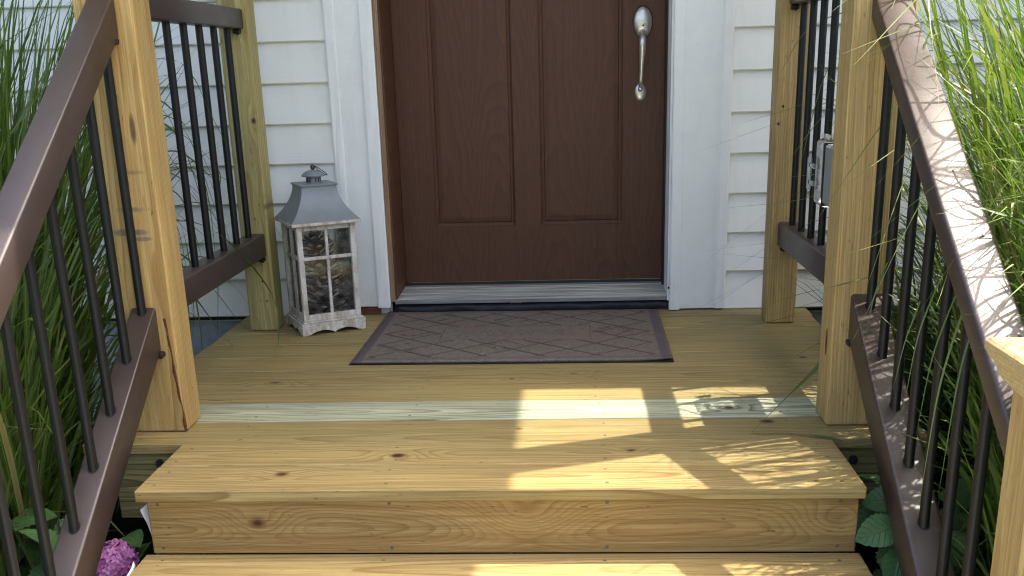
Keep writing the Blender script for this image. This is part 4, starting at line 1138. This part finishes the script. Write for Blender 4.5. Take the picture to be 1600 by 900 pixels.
for k in range(22):
    y0 = rng.uniform(-0.45, 0.30); h = rng.uniform(0.55, 1.15)
    xe = rng.uniform(0.52, 0.72)
    blade(GR if y0 > 0 else GR2, [(1.15, y0, 0.1), (1.0 + rng.uniform(-.05, .05), y0 + rng.uniform(-.05, .05), h * 0.8), (0.88, y0 + rng.uniform(-.08, .08), h), (0.76, y0 + rng.uniform(-.12, .08), h + rng.uniform(-.10, -.02)), (xe, y0 + rng.uniform(-.2, .1), h - rng.uniform(.12, .35))], rng.uniform(.004, .0075), rng.uniform(.45, 1.0))
for k in range(20):
    y0 = rng.uniform(0.35, 1.0); h = rng.uniform(0.15, 0.95)
    blade(GR, [(1.20, y0 - 0.2, 0.0), (1.02, y0 - .05, h * 0.85), (0.88, y0, h), (0.74, y0 + rng.uniform(-.05, .1), h - rng.uniform(.0, .10)), (rng.uniform(0.45, 0.68), y0 + rng.uniform(-.05, .2), max(0.02, h - rng.uniform(.1, .35)))], rng.uniform(.004, .008), rng.uniform(0.0, .6))
for k in range(6):
    y0 = rng.uniform(-0.50, 0.0)
    blade(GR2, [(1.0, y0, -0.2), (0.85, y0, 0.3), (0.76, y0 - .02, 0.45), (0.69, y0 - .06, rng.uniform(.30, .42)), (0.655, y0 - .1, rng.uniform(.0, .25))], rng.uniform(.004, .007), rng.uniform(.3, .8))

# ------------------------------------------------------------------ hydrangeas
n = NT('hydrangea_leaf_green')
uv = n.node('ShaderNodeUVMap'); s = n.node('ShaderNodeSeparateXYZ'); n.t.links.new(uv.outputs[0], s.inputs[0])
u_, v_ = s.outputs[0], s.outputs[1]
au = n.math('ABSOLUTE', u_)
mid = n.ramp(au, [(0.01, 1.0), (0.045, 0.0)])
ve = n.math('ABSOLUTE', n.math('SUBTRACT', n.math('FRACT', n.math('MULTIPLY', n.math('SUBTRACT', v_, n.math('MULTIPLY', au, 0.45)), 8.0)), 0.5))
vein = n.math('MAXIMUM', mid, n.math('MULTIPLY', n.ramp(ve, [(0.0, 1.0), (0.10, 0.0)]), 0.7))
x, y, z, vec = n.xyz()
f = n.noise(vec, 60.0, 3.0)
col = n.mix(1.0, (0.060, 0.135, 0.040), n.ramp(f, [(0.3, 0.8), (0.7, 1.25)]), 'MULTIPLY')
col = n.mix(n.math('MULTIPLY', vein, 0.4), col, (0.10, 0.18, 0.07))
n.col(col); n.set(Roughness=0.5, Specular_IOR_Level=0.4); n.bump(n.math('MULTIPLY', vein, -1.0), 0.6, 0.003)
M_HYD = n.m
def leaf_mesh():
    V = []; F = []; UV = []
    NL, NW = 18, 8
    for i in range(NL + 1):
        t = i / NL
        w = 0.36 * (math.sin(math.pi * min(1, t ** 0.85)) ** 0.8) if 0 < t < 1 else 0.0
        w *= 1 + (0.055 if i % 2 else -0.03)
        if t > 0.9: w = 0.36 * (1 - t) * 2.6
        for j in range(NW + 1):
            u = -1 + 2 * j / NW
            zz = 0.10 * abs(u) * w / 0.36 - 0.30 * (t - 0.25) ** 2 + 0.018 * math.sin((t - abs(u) * .22) * 8 * 2 * math.pi) * abs(u) * (w / 0.36)
            V.append((t, u * w, zz)); UV.append((u * 0.5, t))
    for i in range(NL):
        for j in range(NW):
            a = i * (NW + 1) + j; F.append((a, a + 1, a + NW + 2, a + NW + 1))
    me = bpy.data.meshes.new('leaf'); me.from_pydata(V, [], F)
    uvl = me.uv_layers.new(name='UVMap')
    for lp in me.loops: uvl.data[lp.index].uv = UV[lp.vertex_index]
    me.polygons.foreach_set('use_smooth', [True] * len(F)); me.materials.append(M_HYD)
    return me
leafM = leaf_mesh()
M_STEM = plain('green_stem', (0.06, 0.09, 0.03), 0.6)
def hydrangea(label, base, leaves, heads=()):
    t = thing('hydrangea', label, 'hydrangea', base, 0, 'hydrangeas under the railings')
    B = Vector(base)
    for (p, d, size, roll) in leaves:
        d = Vector(d).normalized(); up = Vector((0, 0, 1))
        s_ = up.cross(d).normalized(); uu = d.cross(s_)
        mt = Matrix((d, s_, uu)).transposed().to_4x4() @ Matrix.Rotation(roll, 4, 'X') @ Matrix.Scale(size, 4)
        mt.translation = Vector(p) - B
        o = link('leaf', leafM, None, t); o.matrix_local = mt
        MB().tube([Vector(p) - B + Vector(d) * size * .04, (Vector(p) - B) * 0.55 + Vector((0, 0, -0.02)), (0, 0, 0.02)], [0.0016, 0.0025, 0.004], 6).build('stem', M_STEM, t)
    return t
def rl(n, cx, cy, cz, sx, sy_, sz, smin, smax, seed, face=(0, -1)):
    r_ = random.Random(seed); out = []
    for i in range(n):
        a_ = r_.uniform(0, 2 * math.pi)
        out.append(((cx + r_.uniform(-sx, sx), cy + r_.uniform(-sy_, sy_), cz + r_.uniform(-sz, sz)), (math.cos(a_) + face[0], math.sin(a_) + face[1], r_.uniform(-.45, .15)), r_.uniform(smin, smax), r_.uniform(-.5, .5)))
    return out
hyL = hydrangea('pink flowering hydrangea under the left stair railing', (-1.02, -0.18, -0.48),
    rl(26, -1.10, -0.20, -0.17, 0.14, 0.16, 0.13, 0.08, 0.13, 41) + [((-0.95, -0.06, -0.20), (0.5, -0.5, 0.1), 0.08, .2), ((-0.90, -0.05, -0.22), (-.2, -1, -.2), 0.09, .4), ((-0.88, -0.10, -0.25), (.6, -.8, -.1), 0.08, -.3), ((-0.97, -0.12, -0.22), (.9, -.3, -.1), 0.08, -.3)])
hyR = hydrangea('green leafed hydrangea under the right stair railing', (0.82, -0.12, -0.48),
    [((0.715, -0.255, -0.088), (-0.95, -0.16, -0.28), 0.092, -0.85), ((0.72, -0.27, -0.13), (-0.30, -0.55, -0.75), 0.09, -0.3), ((0.735, -0.20, -0.06), (-0.8, 0.2, -0.1), 0.08, -0.7), ((0.735, -0.20, -0.150), (-0.35, -0.85, -0.35), 0.10, 0.4), ((0.755, -0.22, -0.135), (0.1, -0.95, -0.35), 0.10, -0.2),
     ((0.74, -0.12, -0.075), (-0.5, 0.5, 0.2), 0.09, 0.2), ((0.74, -0.08, -0.14), (-0.7, -0.3, -0.3), 0.09, -0.4), ((0.70, -0.28, -0.20), (-0.2, -0.9, -0.2), 0.09, 0.2)] + rl(14, 0.84, -0.2, -0.18, 0.10, 0.16, 0.10, 0.08, 0.12, 43))
# flower head: four-petalled florets over a ball
n = NT('pink_petal')
at = n.node('ShaderNodeAttribute'); at.attribute_name = 'rnd'
n.col(n.ramp(at.outputs['Fac'], [(0.0, (0.36, 0.085, 0.30)), (0.5, (0.52, 0.17, 0.42)), (1.0, (0.62, 0.29, 0.52))])); n.set(Roughness=0.6, Specular_IOR_Level=0.25)
n.b.inputs['Subsurface Weight'].default_value = 0.15; n.b.inputs['Subsurface Radius'].default_value = (0.01, 0.005, 0.01)
M_PET = n.m
V = []; F = []; rn = []
NF = 95; ga = math.pi * (3 - math.sqrt(5)); r_ = random.Random(5)
for i in range(NF):
    zc = 1 - 1.5 * (i + .5) / NF
    an = i * ga; rc = math.sqrt(max(0, 1 - zc * zc))
    nn = Vector((rc * math.cos(an), rc * math.sin(an), zc))
    ctr = Vector((nn.x * 0.046, nn.y * 0.046, nn.z * 0.040)) * r_.uniform(.93, 1.05)
    nn = (nn + Vector((r_.uniform(-.25, .25), r_.uniform(-.25, .25), r_.uniform(-.25, .25)))).normalized()
    e1 = nn.orthogonal().normalized(); e2 = nn.cross(e1); ro = r_.uniform(0, 6.28)
    sh = r_.uniform(0, 1)
    for k in range(4):
        a_ = ro + k * math.pi / 2
        d = e1 * math.cos(a_) + e2 * math.sin(a_); s_ = nn.cross(d)
        z1 = r_.uniform(.0, .003)
        q = [ctr, ctr + d * 0.0045 - s_ * 0.0042 + nn * 0.0006, ctr + d * 0.0092 - s_ * 0.0036 + nn * (0.0014 + z1), ctr + d * 0.0115 + nn * (0.0006 + z1), ctr + d * 0.0092 + s_ * 0.0036 + nn * (0.0014 + z1), ctr + d * 0.0045 + s_ * 0.0042 + nn * 0.0006]
        k0 = len(V); V += [tuple(p) for p in q]; F.append(tuple(range(k0, k0 + 6))); rn += [sh * .5] + [min(1, sh * .6 + .3)] * 5
me = bpy.data.meshes.new('flower_head'); me.from_pydata(V, [], F)
at = me.attributes.new('rnd', 'FLOAT', 'POINT'); at.data.foreach_set('value', rn); me.materials.append(M_PET)
fh = link('flower_head', me, None, hyL); fh.location = Vector((-0.928, -0.175, -0.205)) - Vector(hyL.location)
fh['label'] = 'round pink flower head'
MB().tube([(0.092, 0.0, 0.24), (0.05, 0.02, 0.15), (0, 0, 0.01)], [0.003, 0.004, 0.005], 6).build('stem', M_STEM, hyL)
